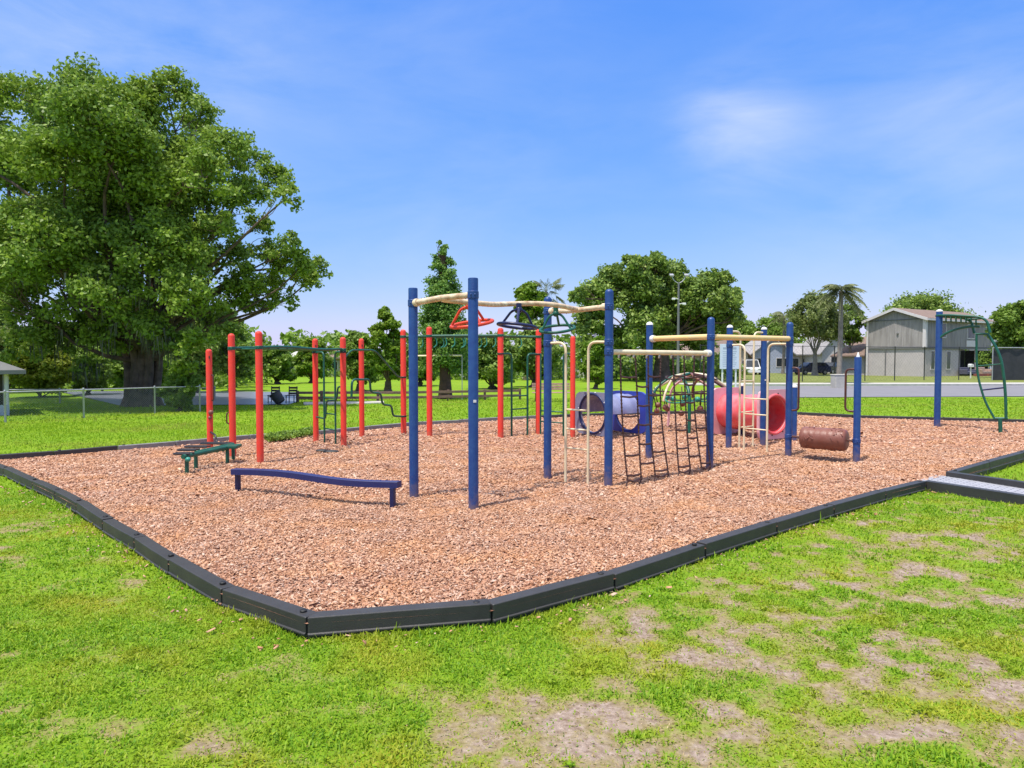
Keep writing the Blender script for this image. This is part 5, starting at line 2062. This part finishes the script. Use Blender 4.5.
# ================================================================== CARS
def car(label, base, rot, mats, L=4.6, Wd=1.85, H=1.65, suv=True):
    root = thing('parked_car', base, label, 'car', 'cars parked by the houses')
    T_ = Matrix.Translation(base) @ Matrix.Rotation(rot, 4, 'Z')
    hl_ = L / 2
    side = [(-hl_, .35), (-hl_ + .05, .75), (-hl_ + .25, .95), (-hl_ + 1.1, 1.02), (-hl_ + 1.75, H - .04), (-hl_ + 2.4, H), (hl_ - 0.7, H - .03), (hl_ - .12, 1.05), (hl_, .9), (hl_ - .02, .35)]
    rows = []
    mb_ = MB()
    for s_, ins_ in ((-1, 0), (1, 0)):
        rows.append([T_ @ Vector((x, s_ * (Wd / 2 - (0.17 if z > 1.1 else 0)), z)) for x, z in side])
    n_ = len(side)
    mb_.add(rows[0] + rows[1], [tuple(range(n_)), tuple(reversed(range(n_, 2 * n_)))] + [(i, (i + 1) % n_, n_ + (i + 1) % n_, n_ + i) for i in range(n_)])
    mb_.build('body', mats, root)
    for s_ in (-1, 1):
        g = MB()
        y = s_ * (Wd / 2 - 0.085)
        for xs in (((-hl_ + 1.45), (-hl_ + 1.85), (-hl_ + 2.35)), ((-hl_ + 2.42), (-hl_ + 2.45), (hl_ - .75))):
            g.prism([T_ @ Vector((x, y + s_ * yy, z)) for x, yy, z in ((xs[0], .055, 1.06), (xs[1], -.06, H - .12), (xs[2], -.06, H - .1), (xs[2] + .1, .055, 1.06))], T_.to_3x3() @ Vector((0, s_ * .02, 0)))
        g.build('side_window', M['glass'], root)
    g = MB()
    g.prism([T_ @ Vector((x, y, z)) for x, y, z in ((-hl_ + 1.10, -Wd / 2 + .12, 1.06), (-hl_ + 1.10, Wd / 2 - .12, 1.06), (-hl_ + 1.70, Wd / 2 - .25, H - .1), (-hl_ + 1.70, -Wd / 2 + .25, H - .1))], T_.to_3x3() @ Vector((-.03, 0, .03)))
    g.build('windscreen', M['glass'], root)
    for x in (-hl_ + .9, hl_ - .9):
        for s_ in (-1, 1):
            c_ = T_ @ Vector((x, s_ * (Wd / 2 - .08), .34))
            Mw = Matrix.Rotation(rot, 4, 'Z') @ Matrix.Rotation(R(90), 4, 'X')
            w = MB()
            w.lathe(c_, [(.2, -.12), (.32, -.12), (.34, -.08), (.34, .08), (.32, .12), (.2, .12)], 18, Mw)
            wo = w.build('wheel', M['tyre'], root)
            w = MB()
            w.lathe(c_, [(.05, -.125), (.2, -.122), (.2, .122), (.05, .125)], 12, Mw)
            w.build('rim', M['rim'], wo)
    for s_ in (-1, 1):
        w = MB()
        w.box(T_ @ Vector((-hl_ + .06, s_ * .68, .8)), (.12, .36, .14), rot, .03)
        w.build('headlight', M['lamp'], root)


YCAR = 90.0
car('dark blue car parked nearest the cream ladders in front of the grey house', Vector((D(811, 361, YCAR).x, YCAR, GZ)), R(12), M['carblue'], 4.7)
car('black car parked beside the palm trunk', Vector((D(832, 361, YCAR + 6).x, YCAR + 6, GZ)), R(35), M['carblack'], 4.6)
car('white van-like car parked behind the cream ladders', Vector((D(751, 361, YCAR).x, YCAR, GZ)), R(80), M['carwhite'], 4.8, 1.9, 2.0)


# ================================================================== HOUSES
def wall_panel_windows(root, face, items):
    """face(u, z, off) -> world point; items: (u0,u1,z0,z1)"""
    for (u0, u1, z0, z1) in items:
        fr_ = MB()
        w = 0.09
        for (a0, a1, b0, b1) in ((u0 - w, u1 + w, z1, z1 + w), (u0 - w, u1 + w, z0 - w, z0), (u0 - w, u0, z0, z1), (u1, u1 + w, z0, z1)):
            fr_.prism([face(a0, b0, 0.0), face(a1, b0, 0.0), face(a1, b1, 0.0), face(a0, b1, 0.0)], face(0, 0, .05) - face(0, 0, 0))
        wo = fr_.build('window', M['trim'], root)
        g = MB()
        g.prism([face(u0, z0, .004), face(u1, z0, .004), face(u1, z1, .004), face(u0, z1, .004)], face(0, 0, .02) - face(0, 0, 0))
        g.build('pane', M['glass'], wo)


# --- two-storey grey house: corner nearest us, gable face to the left, long face to the right
hc = Vector((D(924.5, 361, 78).x, 78, GZ))
th = R(60)
d1 = Vector((-math.cos(th), math.sin(th), 0))
d2 = Vector((math.sin(th), math.cos(th), 0))
n1_, n2_ = -d2, -d1                    # outward normals of gable face / long face
W1, L2 = 6.8, 14.6
UH = 3.35                              # top of the lower storey
EV, PK = 6.75, 7.95
HS = thing('two_storey_house', hc, 'grey two-storey house with brown shingled gable roof on the right', 'house')


def fg(u, z, off=0):       # gable face, u from the near corner leftwards
    return hc + d1 * u + Vector((0, 0, z)) + n1_ * off


def fl_(u, z, off=0):      # long face, u from the near corner to the right
    return hc + d2 * u + Vector((0, 0, z)) + n2_ * off


mb = MB()
mb.prism([fg(0, -.2), fg(W1, -.2), fg(W1, UH), fg(0, UH)], d2 * 7.4)
mb.prism([fl_(7.42, -.2, -3.0), fl_(L2, -.2, -3.0), fl_(L2, UH, -3.0), fl_(7.42, UH, -3.0)], d1 * (W1 - 3.0))
mb.build('lower_wall', M['stucco'], HS)
mb = MB()
pent = [fg(-.06, UH + .02, .06), fg(W1 + .06, UH + .02, .06), fg(W1 + .06, EV, .06), fg(W1 / 2, PK - .12, .06), fg(-.06, EV, .06)]
mb.prism(pent, d2 * (L2 + .1))
mb.build('upper_wall', M['siding'], HS)
mb = MB()
for i in range(24):
    u = .15 + i * (W1 - .3) / 23
    zt_ = EV + (PK - EV - .2) * (1 - abs(u - W1 / 2) / (W1 / 2)) - .12
    mb.prism([fg(u - .025, UH + .1, .062), fg(u + .025, UH + .1, .062), fg(u + .025, zt_, .062), fg(u - .025, zt_, .062)], n1_ * .03)
for i in range(44):
    u = .2 + i * (L2 - .3) / 43
    mb.prism([fl_(u - .025, UH + .1, .063), fl_(u + .025, UH + .1, .063), fl_(u + .025, EV - .12, .063), fl_(u - .025, EV - .12, .063)], n2_ * .03)
mb.build('battens', M['siding'], HS)
mb = MB()
mb.prism([fg(-.08, UH - .12, .08), fg(W1 + .08, UH - .12, .08), fg(W1 + .08, UH + .12, .08), fg(-.08, UH + .12, .08)], n1_ * .06)
mb.prism([fg(.0, EV - .12, .1), fg(W1, EV - .12, .1), fg(W1, EV - .02, .1), fg(.0, EV - .02, .1)], n1_ * .03)
mb.prism([fl_(0, UH - .12, .08), fl_(L2, UH - .12, .08), fl_(L2, UH + .12, .08), fl_(0, UH + .12, .08)], n2_ * .06)
mb.build('band', M['darktrim'], HS)
mb = MB()
mb.prism([fg(-.2, UH - .0, .15), fg(.16, UH - .0, .15), fg(.16, EV, .15), fg(-.2, EV, .15)], n1_ * .05)
mb.build('corner_board', M['trim'], HS)
mb = MB()
mb.prism([fg(W1 - .1, -.1, .15), fg(W1 + .14, -.1, .15), fg(W1 + .14, EV, .15), fg(W1 - .1, EV, .15)], n1_ * .05)
mb.build('corner_board', M['trim'], HS)
mb = MB()
mb.prism([fl_(-.15, UH, .155), fl_(.14, UH, .155), fl_(.14, EV, .155), fl_(-.15, EV, .155)], n2_ * .05)
mb.build('corner_board', M['trim'], HS)
mb = MB()
for sgn in (0, 1):
    u0 = -0.55 if sgn == 0 else W1 + .55
    sl = (PK - EV) / (W1 / 2)
    z0 = EV - .55 * sl
    o0 = fg(u0, z0, .5)
    o1 = fg(W1 / 2, PK, .5)
    mb.prism([o0, o1, o1 + Vector((0, 0, .16)), o0 + Vector((0, 0, .16))], d2 * (L2 + 1.1))
mb.build('roof', M['shingle'], HS)
mb = MB()
for sgn in (0, 1):
    u0 = -0.55 if sgn == 0 else W1 + .55
    z0 = EV - .55 * (PK - EV) / (W1 / 2)
    o0, o1 = fg(u0, z0, .505), fg(W1 / 2, PK, .505)
    mb.prism([o0 + Vector((0, 0, -.14)), o1 + Vector((0, 0, -.14)), o1 + Vector((0, 0, .17)), o0 + Vector((0, 0, .17))], n1_ * .06)
o0 = fl_(-.5, EV - .55 * (PK - EV) / (W1 / 2) - .1, .56)
mb.prism([o0, o0 + Vector((0, 0, .22)), o0 + Vector((0, 0, .22)) + d2 * (L2 + 1), o0 + d2 * (L2 + 1)], n2_ * .05)
mb.build('fascia', M['trim'], HS)
wall_panel_windows(HS, fl_, [(1.3, 2.0, .9, 2.95), (4.6, 5.4, .9, 2.95)])
wall_panel_windows(HS, lambda u, z, off: fl_(u, z, off + .06), [(9.0, 10.6, 4.6, 6.2), (2.6, 4.2, 4.6, 6.2)])
mb = MB()
mb.prism([fl_(8.7, UH + .2, .1), fl_(11.2, UH + .2, .1), fl_(11.2, 4.3, .1), fl_(8.7, 4.3, .1)], n2_ * .04)
mb.build('balcony_panel', M['trim'], HS)
mb = MB()
mb.prism([fl_(7.5, -.1, -2.99), fl_(L2, -.1, -2.99), fl_(L2, UH - .2, -2.99), fl_(7.5, UH - .2, -2.99)], n2_ * .05)  # dark sheets painting in the shade of the porch recess
mb.prism([fl_(L2 - .06, -.1, 0), fl_(L2 - .06, -.1, -2.9), fl_(L2 - .06, UH - .2, -2.9), fl_(L2 - .06, UH - .2, 0)], d2 * .05)
mb.build('porch_shade', M['shade'], HS)
for u in (7.6, 11.2, L2 - .1):
    tube(HS, 'porch_post', [fl_(u, -.1, -.1), fl_(u, UH, -.1)], .08, M['trim'])
tube(HS, 'downpipe', [fg(4.55, -.1, .1), fg(4.55, UH - .1, .1)], .05, M['darktrim'])
mb = MB()
mb.lathe(fg(3.1, 5.05, .1), [(.12, 0), (.12, .08), (.05, .1)], 12, n1_.to_track_quat('Z', 'Y').to_matrix().to_4x4())
mb.build('vent', M['darktrim'], HS)
# single-storey wing left of the gable face
wg = HS
q = fg(W1 + .02, 0, -1.5)
mb = MB()
mb.prism([q + Vector((0, 0, -.2)), q + d1 * 5 + Vector((0, 0, -.2)), q + d1 * 5 + Vector((0, 0, 2.6)), q + Vector((0, 0, 2.6))], d2 * 6)
mb.prism([q + d1 * 4.9 + Vector((0, 0, 2.62)), q + d1 * 4.9 + d2 * 6 + Vector((0, 0, 2.62)), q + d1 * 4.9 + d2 * 6 + Vector((0, 0, 4.7))], -d1 * .2)
mb.build('wing_wall', M['stucco'], HS)
mb = MB()
o0, o1 = q - d2 * .7 + d1 * .1 + Vector((0, 0, 2.36)), q + d2 * 6.2 + d1 * .1 + Vector((0, 0, 4.95))
mb.prism([o0, o1, o1 + Vector((0, 0, .16)), o0 + Vector((0, 0, .16))], d1 * 5.6)
mb.build('wing_roof', M['shingle'], HS)

# porch furniture
def sofa(label, c, w, mat, rot):
    root = thing('outdoor_sofa', c, label, 'sofa')
    T_ = Matrix.Translation(c) @ Matrix.Rotation(rot, 4, 'Z')
    Rz = Matrix.Rotation(rot, 4, 'Z')
    for nm, ctr, sz in (('seat', (0, 0, .32), (w, .9, .36)), ('backrest', (0, .42, .66), (w, .24, .6)), ('armrest', (-w / 2 - .1, 0, .42), (.22, .95, .62)), ('armrest', (w / 2 + .1, 0, .42), (.22, .95, .62))):
        mb_ = MB()
        mb_.box(T_ @ Vector(ctr), sz, Rz, .06)
        mb_.build(nm, mat, root)


c = fl_(8.2, -GZ * 0, .6)
sofa('blue-grey outdoor sofa on the porch of the two-storey house', Vector((c.x, c.y, GZ + .1)), 1.9, M['sofa'], R(30))
c = fl_(12.0, 0, .5)
sofa('beige outdoor sofa on the porch of the two-storey house', Vector((c.x, c.y, GZ + .1)), 2.0, M['sofabeige'], R(30))
q = Vector((D(971, 361, 70).x, 70, GZ))
MBX = thing('mailbox', q, 'white mailbox on a white post in front of the two-storey house', 'mailbox')
mb = MB()
mb.box(q + Vector((0, 0, .55)), (.09, .09, 1.3), 0, .008)
mb.build('post', M['white'], MBX)
mb = MB()
pr = [(-.15, 0), (.15, 0), (.15, .18)] + [(.15 * math.cos(t), .18 + .15 * math.sin(t)) for t in np.linspace(0.4, 2.74, 6)] + [(-.15, .18)]
mb.prism([q + Vector((x, -.25, 1.2 + z)) for x, z in pr], (0, .5, 0))
mb.build('box', M['white'], MBX)
c = fl_(9.5, 0, 2.2)
mb = MB()
for k_ in range(3):
    mb.prism([fl_(6.8 + k_ * 2.6, -.1, 1.9), fl_(9.0 + k_ * 2.6, -.1, 1.9), fl_(9.0 + k_ * 2.6, .32, 1.9), fl_(6.8 + k_ * 2.6, .32, 1.9)], n2_ * .4)
tag(mb.build('brick_planter', M['brick'], origin=(c.x, c.y, GZ)), 'low red brick planter edging before the porch of the two-storey house', 'planter')


def house(label, x0, x1, Y, wall_h, roof_h, wall, roof, gable_front=False, wins=(), depth=8.0, rot=0.0, name='house', door=None, ov=.5):
    """simple house seen from its front; x0..x1 are photo columns of the front wall"""
    a_, b2 = D(x0, 361, Y), D(x1, 361, Y)
    a_.z = b2.z = GZ
    w = (b2 - a_).length
    root = thing(name, a_, label, 'house')
    ux = Vector((math.cos(rot), math.sin(rot), 0))
    uy = Vector((-math.sin(rot), math.cos(rot), 0))

    def F(u, z, off=0):
        return a_ + ux * u + Vector((0, 0, z)) - uy * off
    mb_ = MB()
    if gable_front:
        mb_.prism([F(0, -.2), F(w, -.2), F(w, wall_h), F(w / 2, wall_h + roof_h), F(0, wall_h)], uy * depth)
    else:
        mb_.prism([F(0, -.2), F(w, -.2), F(w, wall_h), F(0, wall_h)], uy * depth)
    mb_.build('wall', wall, root)
    r_ = MB()
    if gable_front:
        for sgn in (0, 1):
            u0 = -ov if sgn == 0 else w + ov
            z0 = wall_h - ov * roof_h / (w / 2)
            o0_, o1_ = F(u0, z0, .4), F(w / 2, wall_h + roof_h, .4)
            r_.prism([o0_, o1_, o1_ + Vector((0, 0, .15)), o0_ + Vector((0, 0, .15))], uy * (depth + .8))
    else:
        r_.add([F(-ov, wall_h - .12, ov), F(w + ov, wall_h - .12, ov), F(w + ov, wall_h - .12, -depth - ov), F(-ov, wall_h - .12, -depth - ov),
                F(-ov, wall_h + .06, ov), F(w + ov, wall_h + .06, ov), F(w + ov, wall_h + .06, -depth - ov), F(-ov, wall_h + .06, -depth - ov),
                F(min(w * .3, 2.5), wall_h + roof_h, -depth / 2), F(w - min(w * .3, 2.5), wall_h + roof_h, -depth / 2)],
               [(0, 1, 2, 3), (0, 4, 5, 1), (1, 5, 6, 2), (2, 6, 7, 3), (3, 7, 4, 0), (4, 8, 9, 5), (5, 9, 6), (6, 9, 8, 7), (7, 8, 4)])
    r_.build('roof', roof, root)
    wall_panel_windows(root, F, [(w * u0, w * u1, z0, z1) for u0, u1, z0, z1 in wins])
    if door:
        d_2 = MB()
        d_2.prism([F(w * door - .5, 0, .004), F(w * door + .5, 0, .004), F(w * door + .5, 2.1, .004), F(w * door - .5, 2.1, .004)], -uy * .06)
        d_2.build('door', M['darkwood'], root)
    return root


house('low house with brown roof behind the chain net', 640, 722, 92, 2.6, 1.6, M['stuccowarm'], M['shingle'], wins=((.08, .2, .9, 2.2), (.3, .55, .4, 2.3), (.75, .9, .9, 2.2)), door=.65, name='bungalow')
house('pale blue-grey gabled house behind the cream ladders', 752, 793, 100, 2.9, 2.2, M['stuccoblue'], M['greyshingle'], gable_front=True, wins=((.12, .35, 1.0, 2.2), (.6, .85, 1.0, 2.2)), name='bungalow')
house('grey house with porch behind the dark blue car', 786, 830, 104, 2.8, 1.8, M['stucco'], M['greyshingle'], wins=((.1, .28, .9, 2.2), (.6, .85, .9, 2.2)), door=.45, name='bungalow')
house('white gabled house behind the palm trunk', 822, 848, 98, 3.3, 2.3, M['stuccowhite'], M['greyshingle'], gable_front=True, wins=((.35, .6, 1.2, 2.4),), name='bungalow')
house('tan bungalow half hidden by the notice board', 716, 748, 96, 2.7, 2.0, M['stuccowarm'], M['shingle'], gable_front=True, wins=((.3, .6, 1.0, 2.2),), name='bungalow')
house('pale house with light roof across the pond left of the green ladder', 281, 306, 85, 1.9, 1.3, M['stuccowarm'], M['concrete'], wins=((.2, .5, .6, 1.5),), name='bungalow')
house('tan house with brown roof across the pond behind the green ladder', 322, 356, 80, 2.2, 1.2, M['stuccowarm'], M['shingle'], wins=((.2, .45, .7, 1.7),), name='bungalow')
# low pale wall right of the conical tree
q = Vector((D(455, 361, 72).x, 72, GZ))
mb = MB()
x1_ = D(600, 361, 72).x
mb.prism([(q.x, 72, GZ - .2), (x1_, 72, GZ - .2), (x1_, 72, GZ + 1.05), (q.x, 72, GZ + 1.05)], (0, .25, 0))
mb.prism([(q.x - .05, 71.95, GZ + 1.05), (x1_ + .05, 71.95, GZ + 1.05), (x1_ + .05, 71.95, GZ + 1.15), (q.x - .05, 71.95, GZ + 1.15)], (0, .35, 0))
tag(mb.build('garden_wall', M['stuccowhite'], origin=q), 'low pale garden wall in the distance right of the conical tree', 'wall')
# pale blue tall house by the right edge
root = house('pale blue tall house with a flat parapet at the right edge', 986, 1006, 118, 8.2, .5, M['stuccoblue'], M['greyshingle'], wins=((.1, .3, 5.2, 7.2), (.6, .85, 5.4, 7.0)), depth=5, name='tall_house', ov=.25)

# grey shelter at the left edge (its right side runs along the line of sight)
q = G(9.5, 415.5, GZ)
SH = thing('garden_shelter', q, 'grey shelter with an overhanging roof at the far left edge', 'shelter')
vy = Vector((q.x, q.y, 0)).normalized()
vy = (vy + Vector((-.06, 0, 0))).normalized()
vx = Vector((-vy.y, vy.x, 0))          # along the front, to the left
zr = D(10, 371.5, q.y).z - GZ


def shp(u, d_, z):
    return q + vx * u + vy * d_ + Vector((0, 0, z))


for u, d_ in ((0.06, 0.06), (3.4, 0.06), (0.06, 3), (3.4, 3)):
    tube(SH, 'post', [shp(u, d_, -.2), shp(u, d_, zr)], .07, M['trim'])
mb = MB()
c4 = [(-.45, -.45), (3.9, -.45), (3.9, 3.5), (-.45, 3.5)]
mb.add([shp(u, d_, zr - .08) for u, d_ in c4] + [shp(u, d_, zr + .05) for u, d_ in c4] + [shp(1.1, 1.5, zr + .75), shp(2.4, 1.5, zr + .75)],
       [(0, 1, 2, 3), (0, 4, 5, 1), (1, 5, 6, 2), (2, 6, 7, 3), (3, 7, 4, 0), (4, 8, 9, 5), (5, 9, 6), (6, 9, 8, 7), (7, 8, 4)])
mb.build('roof', M['darktrim'], SH)
mb = MB()
mb.prism([shp(.0, -.03, -.1), shp(3.45, -.03, -.1), shp(3.45, -.03, .36), shp(.0, -.03, .36)], vy * .1)
mb.build('low_wall', M['stuccoblue'], SH)
mb = MB()
mb.prism([shp(.15, .4, .0), shp(3.3, .4, .0), shp(3.3, .4, zr - .1), shp(.15, .4, zr - .1)], vy * .06)
mb.build('dark_screen', M['darkwood'], SH)


# ================================================================== GROUND COVER
def scatter(n_, y0, y1, rng, margin=1.5, half=0.79):
    """uniform points in the wedge of ground before the camera"""
    y = np.sqrt(rng.uniform(y0 ** 2, y1 ** 2, n_))
    x = rng.uniform(-1, 1, n_) * (half * y + margin)
    return x, y


def chips(n_, y0, y1, ln, rng):
    x, y = scatter(n_, y0, y1, rng, 1.0)
    k_ = inside(x, y)
    do = dist_out(x, y)
    stray = ~k_ & (do < .32) & (y < 10) & (rng.random(n_) < .015)
    k_ = (k_ & (do >= 0.105)) | stray
    x, y, stray = x[k_], y[k_], stray[k_]
    n_ = len(x)
    z = np.where(stray, lawn_h(x, y) + .012, mulch_h(x, y)) + rng.uniform(0.0, 0.022, n_)
    L = ln * rng.lognormal(0, .4, n_)
    w = L * rng.uniform(.22, .6, n_)
    t_ = ln * rng.uniform(.08, .22, n_)
    nrm = rng.normal(size=(n_, 3)) * np.array([.42, .42, 0]) + np.array([0, 0, 1])
    nrm /= np.linalg.norm(nrm, axis=1, keepdims=True)
    a2 = rng.uniform(0, 6.283, n_)
    u_ = np.stack([np.cos(a2), np.sin(a2), np.zeros(n_)], 1)
    u_ -= nrm * (u_ * nrm).sum(1, keepdims=True)
    u_ /= np.linalg.norm(u_, axis=1, keepdims=True)
    v_ = np.cross(nrm, u_)
    c = np.stack([x, y, z], 1)
    U, Vv, T_ = u_ * L[:, None] / 2, v_ * w[:, None] / 2, nrm * t_[:, None]
    j = rng.uniform(.55, 1.0, (n_, 4, 1))
    top = np.stack([c - U * j[:, 0] - Vv + T_, c + U - Vv * j[:, 1] + T_, c + U * j[:, 2] + Vv + T_, c - U + Vv * j[:, 3] + T_], 1)
    bot = top - T_[:, None] * 1.6
    V_ = np.concatenate([top, bot], 1).reshape(-1, 3)
    b0 = (np.arange(n_) * 8)[:, None]
    F_ = np.concatenate([b0 + np.array([[0, 1, 2, 3]]), b0 + np.array([[0, 4, 5, 1]]), b0 + np.array([[1, 5, 6, 2]]), b0 + np.array([[2, 6, 7, 3]]), b0 + np.array([[3, 7, 4, 0]])], 0)
    return V_, F_


rng = np.random.default_rng(101)
parts = [chips(200000, 4.2, 8.5, 0.022, rng), chips(130000, 8.5, 13.5, 0.031, rng), chips(80000, 13.5, 23, 0.045, rng)]
off, VV, FF = 0, [], []
for v_, f_ in parts:
    VV.append(v_)
    FF.append(f_ + off)
    off += len(v_)
tag(np_mesh('wood_chips', np.concatenate(VV), np.concatenate(FF), M['chip']), 'reddish tan wood chips covering the play area', 'wood chips', kind='stuff')


def on_hard(x, y):
    """ground that carries no grass"""
    q = np.stack([x - Jp[-1].x, y - Jp[-1].y], -1)
    s_ = q @ np.array([rdir.x, rdir.y])
    wl_ = w_.length
    t_ = q @ (np.array([w_.x, w_.y]) / wl_)
    return (s_ > -0.1) & (s_ < RL + .3) & (t_ > 0) & (t_ < wl_)


def blades(n_, y0, y1, hgt, wid, rng, thr=(0.26, 0.80), margin=1.5, dry=False, lean=.55, dmin=0.0):
    x, y = scatter(n_, y0, y1, rng, margin)
    cv_ = cover(x, y) + (fbm(x, y, 9, 200, 2) - .5) * .45
    pr_ = np.clip((cv_ - thr[0]) / (thr[1] - thr[0]), 0, 1)
    if dry:
        pr_ = (1 - np.abs(pr_ - .35)).clip(0, 1) * .9
    else:
        pr_ = np.maximum(pr_, .07 + .10 * (fbm(x, y, 5, 411, 2) > .55))
    k_ = (rng.random(n_) < pr_) & ~inside(x, y) & ~on_hard(x, y) & ~inside(x, y, POND)
    x, y, pr_ = x[k_], y[k_], pr_[k_]
    n_ = len(x)
    z = lawn_h(x, y)
    h = hgt * rng.lognormal(-.05, .35, n_) * (0.55 + .45 * pr_)
    tuft = (fbm(x, y, 2.3, 301, 2) > .62)
    h = h * np.where(tuft & (not dry), 1.35, 1.0)
    if dry:
        h *= .9
    d_2 = dist_out(x, y)
    h = h * np.where(d_2 < .1, 1.4, 1.0)
    a2 = rng.uniform(0, 6.283, n_)
    le = lean * rng.uniform(.25, 1.5, n_) + (.9 if dry else 0)
    dr_ = np.stack([np.cos(a2), np.sin(a2), np.zeros(n_)], 1)
    sd_ = np.stack([-np.sin(a2), np.cos(a2), np.zeros(n_)], 1)
    w_2 = (wid * rng.uniform(.6, 1.4, n_))[:, None]
    b0 = np.stack([x, y, z - .005], 1)
    up = np.array([0, 0, 1.0])
    m_ = b0 + (dr_ * np.sin(le * .6)[:, None] + up * np.cos(le * .6)[:, None]) * h[:, None] * .55
    tp = m_ + (dr_ * np.sin(np.minimum(le * 1.5, 1.75))[:, None] + up * np.cos(np.minimum(le * 1.5, 1.75))[:, None]) * h[:, None] * .5
    V_ = np.stack([b0 - sd_ * w_2 * .5, b0 + sd_ * w_2 * .5, m_ + sd_ * w_2 * .5, tp + sd_ * w_2 * .06, tp - sd_ * w_2 * .06, m_ - sd_ * w_2 * .5], 1).reshape(-1, 3)
    i0 = (np.arange(n_) * 6)[:, None]
    F_ = np.concatenate([i0 + np.array([[0, 1, 2, 5]]), i0 + np.array([[5, 2, 3, 4]])], 0)
    return V_, F_


def merge(parts):
    off, VV, FF = 0, [], []
    for v_, f_ in parts:
        VV.append(v_)
        FF.append(f_ + off)
        off += len(v_)
    return np.concatenate(VV), np.concatenate(FF)


rng = np.random.default_rng(202)
V_, F_ = merge([blades(430000, 2.2, 5.2, 0.022, 0.0068, rng, lean=1.0, margin=3.4), blades(230000, 5.2, 9.5, 0.028, 0.010, rng, lean=1.0, margin=3.4)])
tag(np_mesh('grass', V_, F_, M['blade']), 'patchy short green grass in the foreground', 'grass', kind='stuff')
V_, F_ = merge([blades(270000, 2.2, 6.0, 0.024, 0.005, rng, dry=True, lean=.9, margin=3.4), blades(120000, 6.0, 9.5, 0.028, 0.007, rng, dry=True)])
tag(np_mesh('dry_grass', V_, F_, M['straw']), 'dry straw-coloured grass and thatch between the green tufts', 'dry grass', kind='stuff')
V_, F_ = merge([blades(130000, 9.5, 20, 0.034, 0.018, rng, margin=3), blades(70000, 20, 33, 0.038, 0.035, rng, margin=4)])
tag(np_mesh('lawn_grass', V_, F_, M['farblade']), 'bright mown lawn grass beyond the mulch', 'grass', kind='stuff')

# broad-leaved weeds and clover among the grass
rng = np.random.default_rng(303)
wx, wy = scatter(900, 2.5, 8.5, rng)
wk = ~inside(wx, wy) & (dist_out(wx, wy) > .12) & (cover(wx, wy) > .5) & ~on_hard(wx, wy)
cl_ = [(x, y, z + .012, rng.uniform(.035, .10)) for x, y, z in zip(wx[wk], wy[wk], lawn_h(wx[wk], wy[wk]))]
tag(leaves('clover', cl_, 26, .026, M['blade'], None, rng, .25), 'small clover and broad-leaved weeds growing in the foreground grass', 'weeds', kind='stuff')
